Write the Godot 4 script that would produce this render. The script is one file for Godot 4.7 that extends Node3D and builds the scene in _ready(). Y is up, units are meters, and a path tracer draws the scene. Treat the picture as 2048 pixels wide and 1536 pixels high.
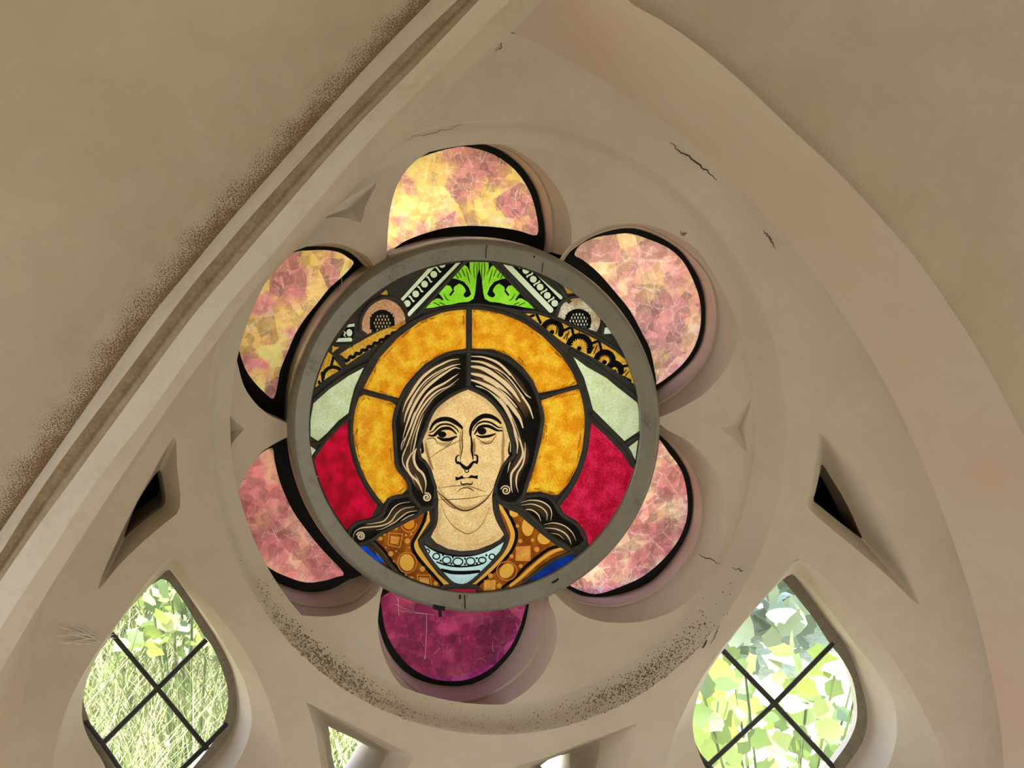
extends Node3D
# A plastered chapel wall with a stone rosette window seen from up and to one side.
# The window's stone face lies in the plane z = 0; the room is on the +z side, the garden on the -z side.
# Outlines are noted in photograph pixels (2048 x 1536) and put on the plane they lie in by pt().

const F := 4200.0
const EYE_DEPTH := 2.87
const CENTRE := Vector3(0, 2.6, 0)
var eye := Vector3.ZERO
var look := Basis()
var rng := RandomNumberGenerator.new()
var M := {}
var counts := {}

# depths of the planes (metres)
const Z_FRONT := 0.15      # inner edge of the arch rib
const Z_WALL := 0.035      # plaster wall round the arch
const Z_DISC := -0.032     # sunk face of the rosette
const Z_STEP := -0.072     # little step inside each lobe
const Z_GLASS := -0.115    # rose panes and clear lights
const Z_RING := -0.012     # face of the roundel's ring
const Z_ART := -0.020      # painted glass of the roundel

func pt(u: float, v: float, z: float) -> Vector3:
	var d := look * Vector3((u - 1024.0) / F, (768.0 - v) / F, -1.0)
	return eye + d * ((z - eye.z) / d.z)

func _ready() -> void:
	rng.seed = 7
	setup_view()
	make_materials()
	build_room()
	build_wall()
	build_window()
	build_rose_panes()
	build_leaded_lights()
	build_roundel()
	build_garden()
	build_cobwebs()

# ------------------------------------------------------------------ view and light
func setup_view() -> void:
	var pitch := -atan(768.0 / F)
	var yaw := -atan(1024.0 * cos(pitch) / F)
	look = Basis(Vector3.UP, yaw) * Basis(Vector3.RIGHT, pitch)
	var d := look * Vector3((951.0 - 1024.0) / F, (768.0 - 854.0) / F, -1.0)
	eye = CENTRE - d * EYE_DEPTH
	var c := Camera3D.new()
	c.name = "camera"
	c.fov = rad_to_deg(2.0 * atan(768.0 / F))
	c.near = 0.05
	c.far = 200.0
	c.transform = Transform3D(look, eye)
	add_child(c)
	c.current = true
	var e := Environment.new()
	e.background_mode = Environment.BG_SKY
	var sm := ProceduralSkyMaterial.new()
	sm.sky_top_color = Color(0.60, 0.72, 0.93)
	sm.sky_horizon_color = Color(0.96, 0.965, 0.97)
	sm.ground_bottom_color = Color(0.42, 0.45, 0.33)
	sm.ground_horizon_color = Color(0.62, 0.64, 0.56)
	sm.sky_energy_multiplier = 1.0
	var sk := Sky.new()
	sk.sky_material = sm
	e.sky = sk
	e.background_energy_multiplier = 8.5
	e.tonemap_mode = Environment.TONE_MAPPER_LINEAR
	e.tonemap_exposure = 1.0
	e.sdfgi_enabled = true
	e.ssao_enabled = true
	e.ssil_enabled = true
	var w := WorldEnvironment.new()
	w.name = "world_environment"
	w.environment = e
	add_child(w)
	var sun := DirectionalLight3D.new()
	sun.name = "sun"
	sun.light_energy = 10.0
	sun.light_color = Color(1.0, 0.96, 0.9)
	sun.light_angular_distance = 0.53
	sun.shadow_enabled = true
	sun.sky_mode = DirectionalLight3D.SKY_MODE_LIGHT_ONLY
	add_child(sun)
	sun.look_at_from_position(Vector3.ZERO, Vector3(0.55, -0.78, -0.16), Vector3.UP)
	# daylight entering by the nave's other windows
	daylight("aisle_window_light", Vector3(3.56, 1.3, 2.5), Vector3(-1, 0, 0), Vector2(2.6, 2.0), 4.8)
	daylight("west_window_light", Vector3(-0.6, 1.5, 6.96), Vector3(0, 0, -1), Vector2(2.6, 2.0), 6.8)
	daylight("side_window_light", Vector3(-3.46, 2.2, 1.3), Vector3(1, 0, 0), Vector2(1.6, 2.4), 1.0)

func daylight(called: String, at: Vector3, towards: Vector3, size: Vector2, energy: float) -> void:
	var l := AreaLight3D.new()
	l.name = called
	l.area_size = size
	l.light_energy = energy
	l.light_color = Color(1.0, 0.98, 0.95)
	l.shadow_enabled = true
	l.set("area_range", 20.0)
	add_child(l)
	l.look_at_from_position(at, at + towards, Vector3.UP)

# ------------------------------------------------------------------ names and meshes
func numbered(called: String) -> String:
	var n: int = counts.get(called, 0)
	counts[called] = n + 1
	return called if n == 0 else "%s_%03d" % [called, n]

func put(called: String, mesh: Mesh, mat: Material, parent: Node3D) -> MeshInstance3D:
	var o := MeshInstance3D.new()
	o.name = called
	o.mesh = mesh
	o.material_override = mat
	o.cast_shadow = GeometryInstance3D.SHADOW_CASTING_SETTING_ON
	parent.add_child(o, true)
	return o

func tag(o: Node3D, label: String, category: String, group := "", kind := "") -> void:
	o.set_meta("label", label)
	o.set_meta("category", category)
	if group: o.set_meta("group", group)
	if kind: o.set_meta("kind", kind)

func thing(called: String, label: String, category: String, group := "", kind := "") -> Node3D:
	var o := Node3D.new()
	o.name = numbered(called)
	add_child(o, true)
	tag(o, label, category, group, kind)
	return o

func v2(a: Array) -> PackedVector2Array:
	var r := PackedVector2Array()
	for i in range(0, a.size(), 2): r.append(Vector2(a[i], a[i + 1]))
	return r

func lift(a: PackedVector2Array, z: float) -> PackedVector3Array:
	var r := PackedVector3Array()
	for p in a: r.append(pt(p.x, p.y, z))
	return r

func resample(a: PackedVector2Array, n: int) -> PackedVector2Array:
	var s := [0.0]
	for i in range(1, a.size()): s.append(s[i - 1] + a[i].distance_to(a[i - 1]))
	var r := PackedVector2Array()
	var k := 0
	for i in n:
		var d: float = s[-1] * i / (n - 1)
		while k < a.size() - 2 and s[k + 1] < d: k += 1
		var span: float = maxf(s[k + 1] - s[k], 1e-6)
		r.append(a[k].lerp(a[k + 1], (d - s[k]) / span))
	return r

# Catmull-Rom through the noted points
func curve(a: PackedVector2Array, per := 6, closed := false) -> PackedVector2Array:
	var r := PackedVector2Array()
	var n := a.size()
	var last := n if closed else n - 1
	for i in last:
		var p0: Vector2 = a[(i - 1 + n) % n] if closed or i > 0 else a[0] * 2.0 - a[1]
		var p1: Vector2 = a[i]
		var p2: Vector2 = a[(i + 1) % n]
		var p3: Vector2 = a[(i + 2) % n] if closed or i + 2 < n else p2 * 2.0 - p1
		for k in per: r.append(p1.cubic_interpolate(p2, p0, p3, float(k) / per))
	if not closed: r.append(a[n - 1])
	return r

func ring(cx: float, cy: float, rx: float, ry: float, n := 96) -> PackedVector2Array:
	var r := PackedVector2Array()
	for i in n:
		var t := TAU * i / n
		r.append(Vector2(cx + rx * cos(t), cy + ry * sin(t)))
	return r

func arc(cx: float, cy: float, r: float, a0: float, a1: float, n := 12) -> Array:
	var o := []
	for i in n + 1:
		var t := deg_to_rad(lerpf(a0, a1, float(i) / n))
		o.append(cx + r * cos(t)); o.append(cy + r * sin(t))
	return o

func tri(st: SurfaceTool, a: Vector3, b: Vector3, c: Vector3, to := Vector3.BACK) -> void:
	if (b - a).cross(c - a).dot(to) > 0.0:
		st.add_vertex(a); st.add_vertex(c); st.add_vertex(b)
	else:
		st.add_vertex(a); st.add_vertex(b); st.add_vertex(c)

func begin() -> SurfaceTool:
	var st := SurfaceTool.new()
	st.begin(Mesh.PRIMITIVE_TRIANGLES)
	st.set_smooth_group(0)
	return st

func finish(st: SurfaceTool) -> ArrayMesh:
	st.generate_normals()
	st.index()
	return st.commit()

# strips between neighbouring rails (all rails of the same length); hard: indices of rails with a crisp edge
func loft(rails: Array, closed := false, hard := []) -> ArrayMesh:
	var st := begin()
	var g := 0
	for k in rails.size() - 1:
		if k in hard: g += 1
		st.set_smooth_group(g)
		var a: PackedVector3Array = rails[k]
		var b: PackedVector3Array = rails[k + 1]
		var n := a.size()
		for i in (n if closed else n - 1):
			var j := (i + 1) % n
			st.add_vertex(a[i]); st.add_vertex(b[i]); st.add_vertex(b[j])
			st.add_vertex(a[i]); st.add_vertex(b[j]); st.add_vertex(a[j])
	return finish(st)

func dense(a: PackedVector2Array, step: float) -> PackedVector2Array:
	var r := PackedVector2Array()
	for i in a.size():
		var p := a[i]
		var q := a[(i + 1) % a.size()]
		var n := maxi(1, int(ceil(p.distance_to(q) / step)))
		for k in n: r.append(p.lerp(q, float(k) / n))
	return r

# a flat sheet on the plane z with holes; uneven: lumps of plaster in metres
func sheet(outer: PackedVector2Array, holes: Array, z: float, step := 7.0, grid := 0.0, uneven := 0.0) -> ArrayMesh:
	var pts := dense(outer, step * 3.0)
	var hs := []
	for h in holes:
		var d := dense(h, step)
		hs.append(d)
		pts.append_array(d)
	var edge := pts.size()
	if grid > 0.0:
		var lo := outer[0]
		var hi := outer[0]
		for p in outer:
			lo = lo.min(p); hi = hi.max(p)
		var y := lo.y + grid * 0.5
		while y < hi.y:
			var x := lo.x + grid * 0.5
			while x < hi.x:
				var p := Vector2(x + rng.randf_range(-0.2, 0.2) * grid, y + rng.randf_range(-0.2, 0.2) * grid)
				var ok := Geometry2D.is_point_in_polygon(p, outer)
				if ok:
					for h in hs:
						if Geometry2D.is_point_in_polygon(p, h):
							ok = false
							break
				if ok:
					for i in edge:
						if absf(pts[i].x - p.x) < grid * 0.3 and absf(pts[i].y - p.y) < grid * 0.3:
							ok = false
							break
				if ok: pts.append(p)
				x += grid
			y += grid
	var noise := FastNoiseLite.new()
	noise.seed = 3
	noise.frequency = 0.006
	var wp := PackedVector3Array()
	for i in pts.size():
		var dz := uneven * noise.get_noise_2d(pts[i].x, pts[i].y) if i >= edge else 0.0
		wp.append(pt(pts[i].x, pts[i].y, z + dz))
	var ix := Geometry2D.triangulate_delaunay(pts)
	var st := begin()
	for t in range(0, ix.size(), 3):
		var c := (pts[ix[t]] + pts[ix[t + 1]] + pts[ix[t + 2]]) / 3.0
		if not Geometry2D.is_point_in_polygon(c, outer): continue
		var inside := false
		for h in hs:
			if Geometry2D.is_point_in_polygon(c, h):
				inside = true
				break
		if not inside: tri(st, wp[ix[t]], wp[ix[t + 1]], wp[ix[t + 2]])
	return finish(st)

# a plain flat polygon; o: the print's top corner on the wall (metres), size: the print's size (metres)
func pane_mesh(poly: PackedVector2Array, z: float, o: Vector2, size: Vector2) -> ArrayMesh:
	var st := SurfaceTool.new()
	st.begin(Mesh.PRIMITIVE_TRIANGLES)
	var ix := Geometry2D.triangulate_polygon(poly)
	for t in range(0, ix.size(), 3):
		var k := [ix[t], ix[t + 1], ix[t + 2]]
		var a := poly[k[0]]
		var b := poly[k[1]]
		var c := poly[k[2]]
		if (b - a).cross(c - a) < 0.0: k = [k[0], k[2], k[1]]
		for i in k:
			st.set_normal(Vector3.BACK)
			var w := pt(poly[i].x, poly[i].y, z)
			st.set_uv(Vector2(w.x - o.x, o.y - w.y) / size)  # metres across the sheet, over the size of the print
			st.add_vertex(w)
	return st.commit()

# a raised strip with a rounded back along a line on the plane z; widths in pixels, height in metres
func ridge(line: PackedVector2Array, width: float, z: float, height: float, taper := false) -> ArrayMesh:
	var st := begin()
	var rows := []
	for i in line.size():
		var d := (line[mini(i + 1, line.size() - 1)] - line[maxi(i - 1, 0)]).normalized()
		var n := Vector2(-d.y, d.x)
		var w := width * 0.5
		if taper: w *= 0.25 + 0.75 * sin(PI * clampf(float(i) / (line.size() - 1), 0.04, 0.96))
		var row := PackedVector3Array()
		for k in [[-1.0, 0.0], [-0.75, 0.75], [0.0, 1.0], [0.75, 0.75], [1.0, 0.0]]:
			var q: Vector2 = line[i] + n * (w * float(k[0]))
			row.append(pt(q.x, q.y, z + height * k[1]))
		rows.append(row)
	for i in rows.size() - 1:
		for k in 4:
			tri(st, rows[i][k], rows[i][k + 1], rows[i + 1][k + 1])
			tri(st, rows[i][k], rows[i + 1][k + 1], rows[i + 1][k])
	return finish(st)

func box_mesh(lo: Vector3, hi: Vector3) -> ArrayMesh:
	var b := BoxMesh.new()
	b.size = hi - lo
	var st := SurfaceTool.new()
	st.append_from(b, 0, Transform3D(Basis(), (lo + hi) * 0.5))
	return st.commit()

func tube(line: PackedVector3Array, r: float) -> ArrayMesh:
	var st := begin()
	for i in line.size() - 1:
		var d := (line[i + 1] - line[i]).normalized()
		var n := d.cross(Vector3(0.31, 0.87, 0.38)).normalized()
		var b := d.cross(n)
		for k in 3:
			var p := (n * cos(TAU * k / 3.0) + b * sin(TAU * k / 3.0)) * r
			var q := (n * cos(TAU * (k + 1) / 3.0) + b * sin(TAU * (k + 1) / 3.0)) * r
			st.add_vertex(line[i] + p); st.add_vertex(line[i + 1] + p); st.add_vertex(line[i + 1] + q)
			st.add_vertex(line[i] + p); st.add_vertex(line[i + 1] + q); st.add_vertex(line[i] + q)
	return finish(st)

# ------------------------------------------------------------------ materials
func noise_image(seed_: int, freq: float, octaves: int, size := 512) -> Image:
	var n := FastNoiseLite.new()
	n.seed = seed_
	n.frequency = freq
	n.noise_type = FastNoiseLite.TYPE_SIMPLEX_SMOOTH
	n.fractal_octaves = octaves
	var im := n.get_seamless_image(size, size)
	im.convert(Image.FORMAT_L8)
	return im

func mixed(seed_: int, stops: Array, coarse := 0.006, fine := 0.05, share := 0.35, size := 512) -> ImageTexture:
	var a := noise_image(seed_, coarse, 4, size).get_data()
	var b := noise_image(seed_ + 9, fine, 3, size).get_data()
	var out := PackedByteArray()
	out.resize(size * size * 3)
	var lut := []
	for i in 256:
		var t := i / 255.0 * (stops.size() - 1)
		var k := mini(int(t), stops.size() - 2)
		lut.append((stops[k] as Color).lerp(stops[k + 1], t - k))
	for i in size * size:
		var c: Color = lut[clampi(int(a[i] * (1.0 - share) + b[i] * share), 0, 255)]
		out[i * 3] = int(c.r * 255.0)
		out[i * 3 + 1] = int(c.g * 255.0)
		out[i * 3 + 2] = int(c.b * 255.0)
	return ImageTexture.create_from_image(Image.create_from_data(size, size, false, Image.FORMAT_RGB8, out))

func solid(tex: Texture2D, metres: float, rough: float, bump: Texture2D = null, relief := 0.0) -> StandardMaterial3D:
	var m := StandardMaterial3D.new()
	m.albedo_texture = tex
	m.roughness = rough
	m.uv1_triplanar = true
	m.uv1_world_triplanar = true
	m.uv1_scale = Vector3.ONE / metres
	if bump:
		m.heightmap_enabled = true
		m.heightmap_texture = bump
		m.heightmap_scale = relief
	return m

func plain(c: Color, rough: float, metal := 0.0) -> StandardMaterial3D:
	var m := StandardMaterial3D.new()
	m.albedo_color = c
	m.roughness = rough
	m.metallic = metal
	return m

func rgb(r: float, g: float, b: float) -> Color:
	return Color(r / 255.0, g / 255.0, b / 255.0)

func make_materials() -> void:
	var bump := ImageTexture.create_from_image(noise_image(21, 0.03, 4))
	M.plaster = solid(mixed(1, [rgb(184, 168, 146), rgb(192, 177, 156), rgb(199, 185, 164)]), 0.9, 0.85, bump, 0.12)
	M.limewash = solid(mixed(5, [rgb(182, 168, 148), rgb(192, 179, 160), rgb(200, 188, 170)]), 0.7, 0.8)
	M.soffit = solid(mixed(8, [rgb(204, 174, 150), rgb(198, 184, 165), rgb(204, 190, 169)], 0.004, 0.03, 0.2), 0.8, 0.8)
	M.moulding = solid(mixed(11, [rgb(196, 182, 158), rgb(224, 216, 198), rgb(230, 224, 208)], 0.008, 0.06, 0.4), 0.5, 0.75, bump, 0.10)
	M.band = solid(mixed(12, [rgb(178, 163, 140), rgb(202, 189, 168), rgb(208, 196, 176)], 0.008, 0.06, 0.4), 0.5, 0.8)
	M.groove = solid(mixed(13, [rgb(138, 115, 84), rgb(176, 159, 132), rgb(206, 195, 172)], 0.012, 0.08, 0.45), 0.3, 0.9)
	M.putty = plain(rgb(12, 12, 12), 0.9)
	M.lead = solid(mixed(14, [rgb(30, 28, 25), rgb(48, 46, 40), rgb(70, 66, 58)]), 0.12, 0.7)
	M.ring = solid(mixed(17, [rgb(78, 75, 65), rgb(122, 119, 106), rgb(130, 127, 114), rgb(124, 121, 108)], 0.01, 0.06, 0.4), 0.35, 0.32)
	M.old_putty = solid(mixed(15, [rgb(108, 102, 88), rgb(136, 129, 114), rgb(158, 152, 138)], 0.02, 0.08, 0.5), 0.2, 0.9)
	M.soot = plain(rgb(112, 90, 62), 1.0)
	M.crack = plain(rgb(58, 46, 34), 1.0)
	M.web = plain(rgb(238, 232, 220), 0.9)
	M.boards = plain(rgb(146, 126, 106), 0.8)
	M.room = plain(rgb(192, 176, 157), 0.9)
	M.floor = solid(mixed(24, [rgb(120, 100, 84), rgb(150, 128, 108), rgb(166, 146, 124)]), 1.2, 0.7)
	var g := StandardMaterial3D.new()
	g.transparency = BaseMaterial3D.TRANSPARENCY_ALPHA
	g.albedo_color = Color(0.90, 0.95, 0.91, 0.16)
	g.roughness = 0.08
	M.clear = g

# ------------------------------------------------------------------ the room
func build_room() -> void:
	var x0 := -3.5; var x1 := 3.6; var y0 := 0.0; var y1 := 4.7; var z1 := 7.0
	var f := thing("floor", "stone-coloured floor of the chapel", "floor", "", "structure")
	put("slab", box_mesh(Vector3(x0 - 0.3, y0 - 0.2, -0.18), Vector3(x1 + 0.3, y0, z1 + 0.3)), M.boards, f)
	var c := thing("ceiling", "plain plastered ceiling of the chapel", "ceiling", "", "structure")
	put("slab", box_mesh(Vector3(x0 - 0.3, y1, -0.18), Vector3(x1 + 0.3, y1 + 0.2, z1 + 0.3)), M.room, c)
	# each: wall, its window, the plane, the opening
	for d in [["wall_right", "window_2", "plastered side wall with a broad low window opening", "broad low window opening with mullions in the side wall", x1, x1 + 0.3, 1.2, 3.8, 0.3, 2.3], ["wall_left", "window_3", "plastered side wall with a narrow window opening", "narrow window opening with mullions in the side wall", x0 - 0.3, x0, 0.5, 2.1, 1.0, 3.4]]:
		var w := thing(d[0], d[2], "wall", "", "structure")
		for b in [[y0, y1, -0.18, d[6]], [y0, y1, d[7], z1 + 0.3], [y0, d[8], d[6], d[7]], [d[9], y1, d[6], d[7]]]:
			put("masonry", box_mesh(Vector3(d[4], b[0], b[2]), Vector3(d[5], b[1], b[3])), M.room, w)
		var o := thing(d[1], d[3], "window", "", "structure")
		var xm: float = (d[4] + d[5]) * 0.5
		for z in [d[6] + 0.03, (d[6] + d[7]) * 0.5, d[7] - 0.03]: put("mullion", box_mesh(Vector3(xm - 0.04, d[8], z - 0.03), Vector3(xm + 0.04, d[9], z + 0.03)), M.room, o)
	var k := thing("wall_back", "plastered end wall with a broad window opening", "wall", "", "structure")
	for b in [[y0, y1, x0, -1.9], [y0, y1, 0.7, x1], [y0, 0.5, -1.9, 0.7], [2.5, y1, -1.9, 0.7]]:
		put("masonry", box_mesh(Vector3(b[2], b[0], z1), Vector3(b[3], b[1], z1 + 0.3)), M.room, k)
	var w4 := thing("window_4", "broad window opening with mullions in the end wall", "window", "", "structure")
	for x in [-1.87, -0.6, 0.67]: put("mullion", box_mesh(Vector3(x - 0.03, 0.5, z1 + 0.12), Vector3(x + 0.03, 2.5, z1 + 0.2)), M.room, w4)

# ------------------------------------------------------------------ arch and wall
const N_RAIL := 90
var front_left: PackedVector2Array
var front_right: PackedVector2Array
var back_right: PackedVector2Array
var back_left: PackedVector2Array

func rail(a: Array, z: float, n := N_RAIL) -> PackedVector3Array:
	return lift(resample(curve(v2(a), 8), n), z)

func moved(r: PackedVector3Array, by: Vector3) -> PackedVector3Array:
	var o := PackedVector3Array()
	for p in r: o.append(p + by)
	return o

func build_wall() -> void:
	# left flank of the rib, from the inner edge out to the wall
	var e0 := [1172, -86, 1080, 0, 960, 115, 838, 234, 698, 370, 580, 494, 483, 612, 428, 690, 348, 798, 255, 935, 160, 1080, 80, 1208, 0, 1344, -80, 1490, -140, 1640, -190, 1820, -215, 2000]
	var e1 := [1120, -96, 1020, 0, 913, 107, 752, 268, 617, 424, 530, 525, 456, 610, 381, 710, 305, 817, 190, 967, 109, 1092, 16, 1233, -70, 1380, -180, 1600, -250, 1800, -280, 2000]
	var e2 := [1058, -100, 958, 0, 859, 104, 698, 268, 537, 452, 456, 548, 376, 644, 268, 790, 163, 934, 82, 1044, 0, 1163, -90, 1300, -230, 1550, -320, 1780, -355, 2000]
	var e3 := [1020, -105, 915, 0, 805, 106, 644, 276, 510, 424, 440, 505, 376, 581, 242, 760, 130, 910, 60, 1012, 0, 1108, -110, 1280, -260, 1540, -350, 1770, -390, 2000]
	var e4 := [965, -108, 862, 0, 741, 125, 591, 292, 456, 446, 378, 540, 301, 634, 190, 790, 82, 945, 0, 1064, -130, 1260, -290, 1530, -400, 1770, -440, 2000]
	var e5 := [935, -130, 820, -14, 702, 104, 556, 262, 420, 412, 340, 506, 262, 600, 152, 756, 46, 905, -40, 1030, -170, 1230, -330, 1500, -442, 1745, -482, 2000]
	var e25 := []
	for i in range(0, e3.size()): e25.append(e2[i] * 0.55 + e3[i] * 0.45 if i < e2.size() else e3[i])
	var trim := thing("trim_1", "cream moulded plaster rib round the pointed window arch", "arch rib", "", "structure")
	put("inner_band", loft([rail(e0, Z_FRONT), rail(e1, 0.138)]), M.band, trim)
	put("cream_band", loft([rail(e1, 0.138), rail(e2, 0.102)]), M.moulding, trim)
	var groove := put("groove", loft([rail(e2, 0.102), rail(e25, 0.07), rail(e3, 0.086)]), M.groove, trim)
	groove.set_meta("label", "dirt-streaked groove of the rib")
	put("cream_band", loft([rail(e3, 0.086), rail(e4, 0.036)]), M.moulding, trim)
	var wall := thing("wall_front", "tan plastered end wall round the pointed arch", "wall", "", "structure")
	var r4 := rail(e4, 0.036)
	var r5 := rail(e5, Z_WALL)
	for i in r5.size(): r5[i] = Vector3(r4[i].x + 1.5 * (r5[i].x - r4[i].x), r4[i].y + 1.5 * (r5[i].y - r4[i].y), Z_WALL)
	put("soot_stain", soot_strip(r4, r5), soot_material(), wall)
	var far := PackedVector3Array()
	var mid := PackedVector3Array()
	for i in r5.size():
		var d := Vector3(-0.75, 0.62, 0)
		mid.append(r5[i] + d * 0.35)
		far.append(r5[i] + d * 2.6)
	put("plaster_face", loft([r5, mid, far]), M.plaster, wall)
	# soffit on the other side: from the tracery face forward to the rib's inner edge, then back to the wall behind it
	var f1 := [1172, -86, 1254, 0, 1330, 45, 1404, 97, 1490, 170, 1576, 252, 1668, 337, 1754, 428, 1834, 520, 1904, 620, 1960, 708, 2022, 822, 2080, 940, 2140, 1080, 2200, 1260, 2250, 1500, 2275, 1700, 2290, 2000]
	var b1 := [860, -50, 930, 20, 1018, 62, 1120, 110, 1217, 168, 1340, 254, 1440, 336, 1540, 440, 1646, 570, 1748, 727, 1813, 852, 1860, 960, 1902, 1070, 1948, 1210, 1978, 1330, 1998, 1434, 2008, 1536, 2016, 1700, 2022, 2000]
	var s0 := rail(b1, 0.0)
	var s1 := rail(f1, Z_FRONT)
	var sm := PackedVector3Array()
	for i in s0.size(): sm.append(s0[i].lerp(s1[i], 0.5) + (s1[i] - s0[i]).cross(Vector3(0.6, -0.8, 0)).normalized() * 0.0)
	put("soffit", loft([s0, sm, s1]), M.soffit, trim)
	var out := Vector3(0.78, 0.62, 0)
	put("outer_flank", loft([s1, moved(s1, out * 0.002 + Vector3(0, 0, -0.006)), moved(s1, out * -0.012 + Vector3(0, 0, Z_WALL - Z_FRONT))]), M.moulding, trim)
	# the soffit behind the left edge
	var bl := [1150, -60, 1085, 6, 842, 240, 590, 500, 490, 616, 436, 694, 356, 802, 263, 939, 180, 1070, 98, 1190, 60, 1330, 22, 1536, 10, 1690, 4, 2000]
	put("soffit", loft([rail(bl, 0.0), rail(e0, Z_FRONT)]), M.soffit, trim)
	var rr := moved(s1, out * -0.014 + Vector3(0, 0, Z_WALL - Z_FRONT))
	put("plaster_face", loft([rr, moved(rr, Vector3(0.288, 0.228, 0)), moved(rr, Vector3(2.4, 1.9, 0))]), M.plaster, wall)
	# plaster over the point of the arch
	var fill := begin()
	var rf := moved(rr, Vector3(2.4, 1.9, 0))
	for k in [[r4[0], r5[0], far[0]], [r4[0], far[0], rf[0]], [r4[0], rf[0], rr[0]]]: tri(fill, k[0], k[1], k[2])
	put("plaster_face", finish(fill), M.plaster, wall)
	back_right = resample(curve(v2(b1), 8), 90)
	back_left = resample(curve(v2(bl), 8), 90)
	# body of the wall behind the plaster, pierced by the openings
	var x0 := -3.5; var x1 := 3.6
	put("masonry", core_mesh(x0, x1), M.plaster, wall)

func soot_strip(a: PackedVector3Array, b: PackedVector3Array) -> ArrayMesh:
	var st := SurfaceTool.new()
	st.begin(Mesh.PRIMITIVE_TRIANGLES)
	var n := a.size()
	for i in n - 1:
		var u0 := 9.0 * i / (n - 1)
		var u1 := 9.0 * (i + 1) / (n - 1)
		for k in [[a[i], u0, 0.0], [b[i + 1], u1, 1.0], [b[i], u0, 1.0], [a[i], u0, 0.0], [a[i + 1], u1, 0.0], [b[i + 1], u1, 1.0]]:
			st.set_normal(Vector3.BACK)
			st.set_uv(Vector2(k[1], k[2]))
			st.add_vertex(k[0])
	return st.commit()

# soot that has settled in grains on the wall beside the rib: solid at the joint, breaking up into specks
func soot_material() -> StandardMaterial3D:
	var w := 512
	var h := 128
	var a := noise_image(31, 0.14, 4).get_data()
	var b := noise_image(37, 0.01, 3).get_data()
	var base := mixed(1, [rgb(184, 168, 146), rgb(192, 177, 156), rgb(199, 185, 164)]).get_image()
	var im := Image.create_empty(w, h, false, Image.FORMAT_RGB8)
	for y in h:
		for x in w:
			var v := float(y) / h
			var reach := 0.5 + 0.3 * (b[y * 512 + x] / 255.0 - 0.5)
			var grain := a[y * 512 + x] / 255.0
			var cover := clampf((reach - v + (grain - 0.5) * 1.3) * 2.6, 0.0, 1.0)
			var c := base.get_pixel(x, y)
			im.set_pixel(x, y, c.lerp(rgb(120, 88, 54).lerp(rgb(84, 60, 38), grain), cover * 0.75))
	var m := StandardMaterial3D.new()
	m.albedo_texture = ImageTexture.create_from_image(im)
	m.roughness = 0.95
	return m

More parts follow.
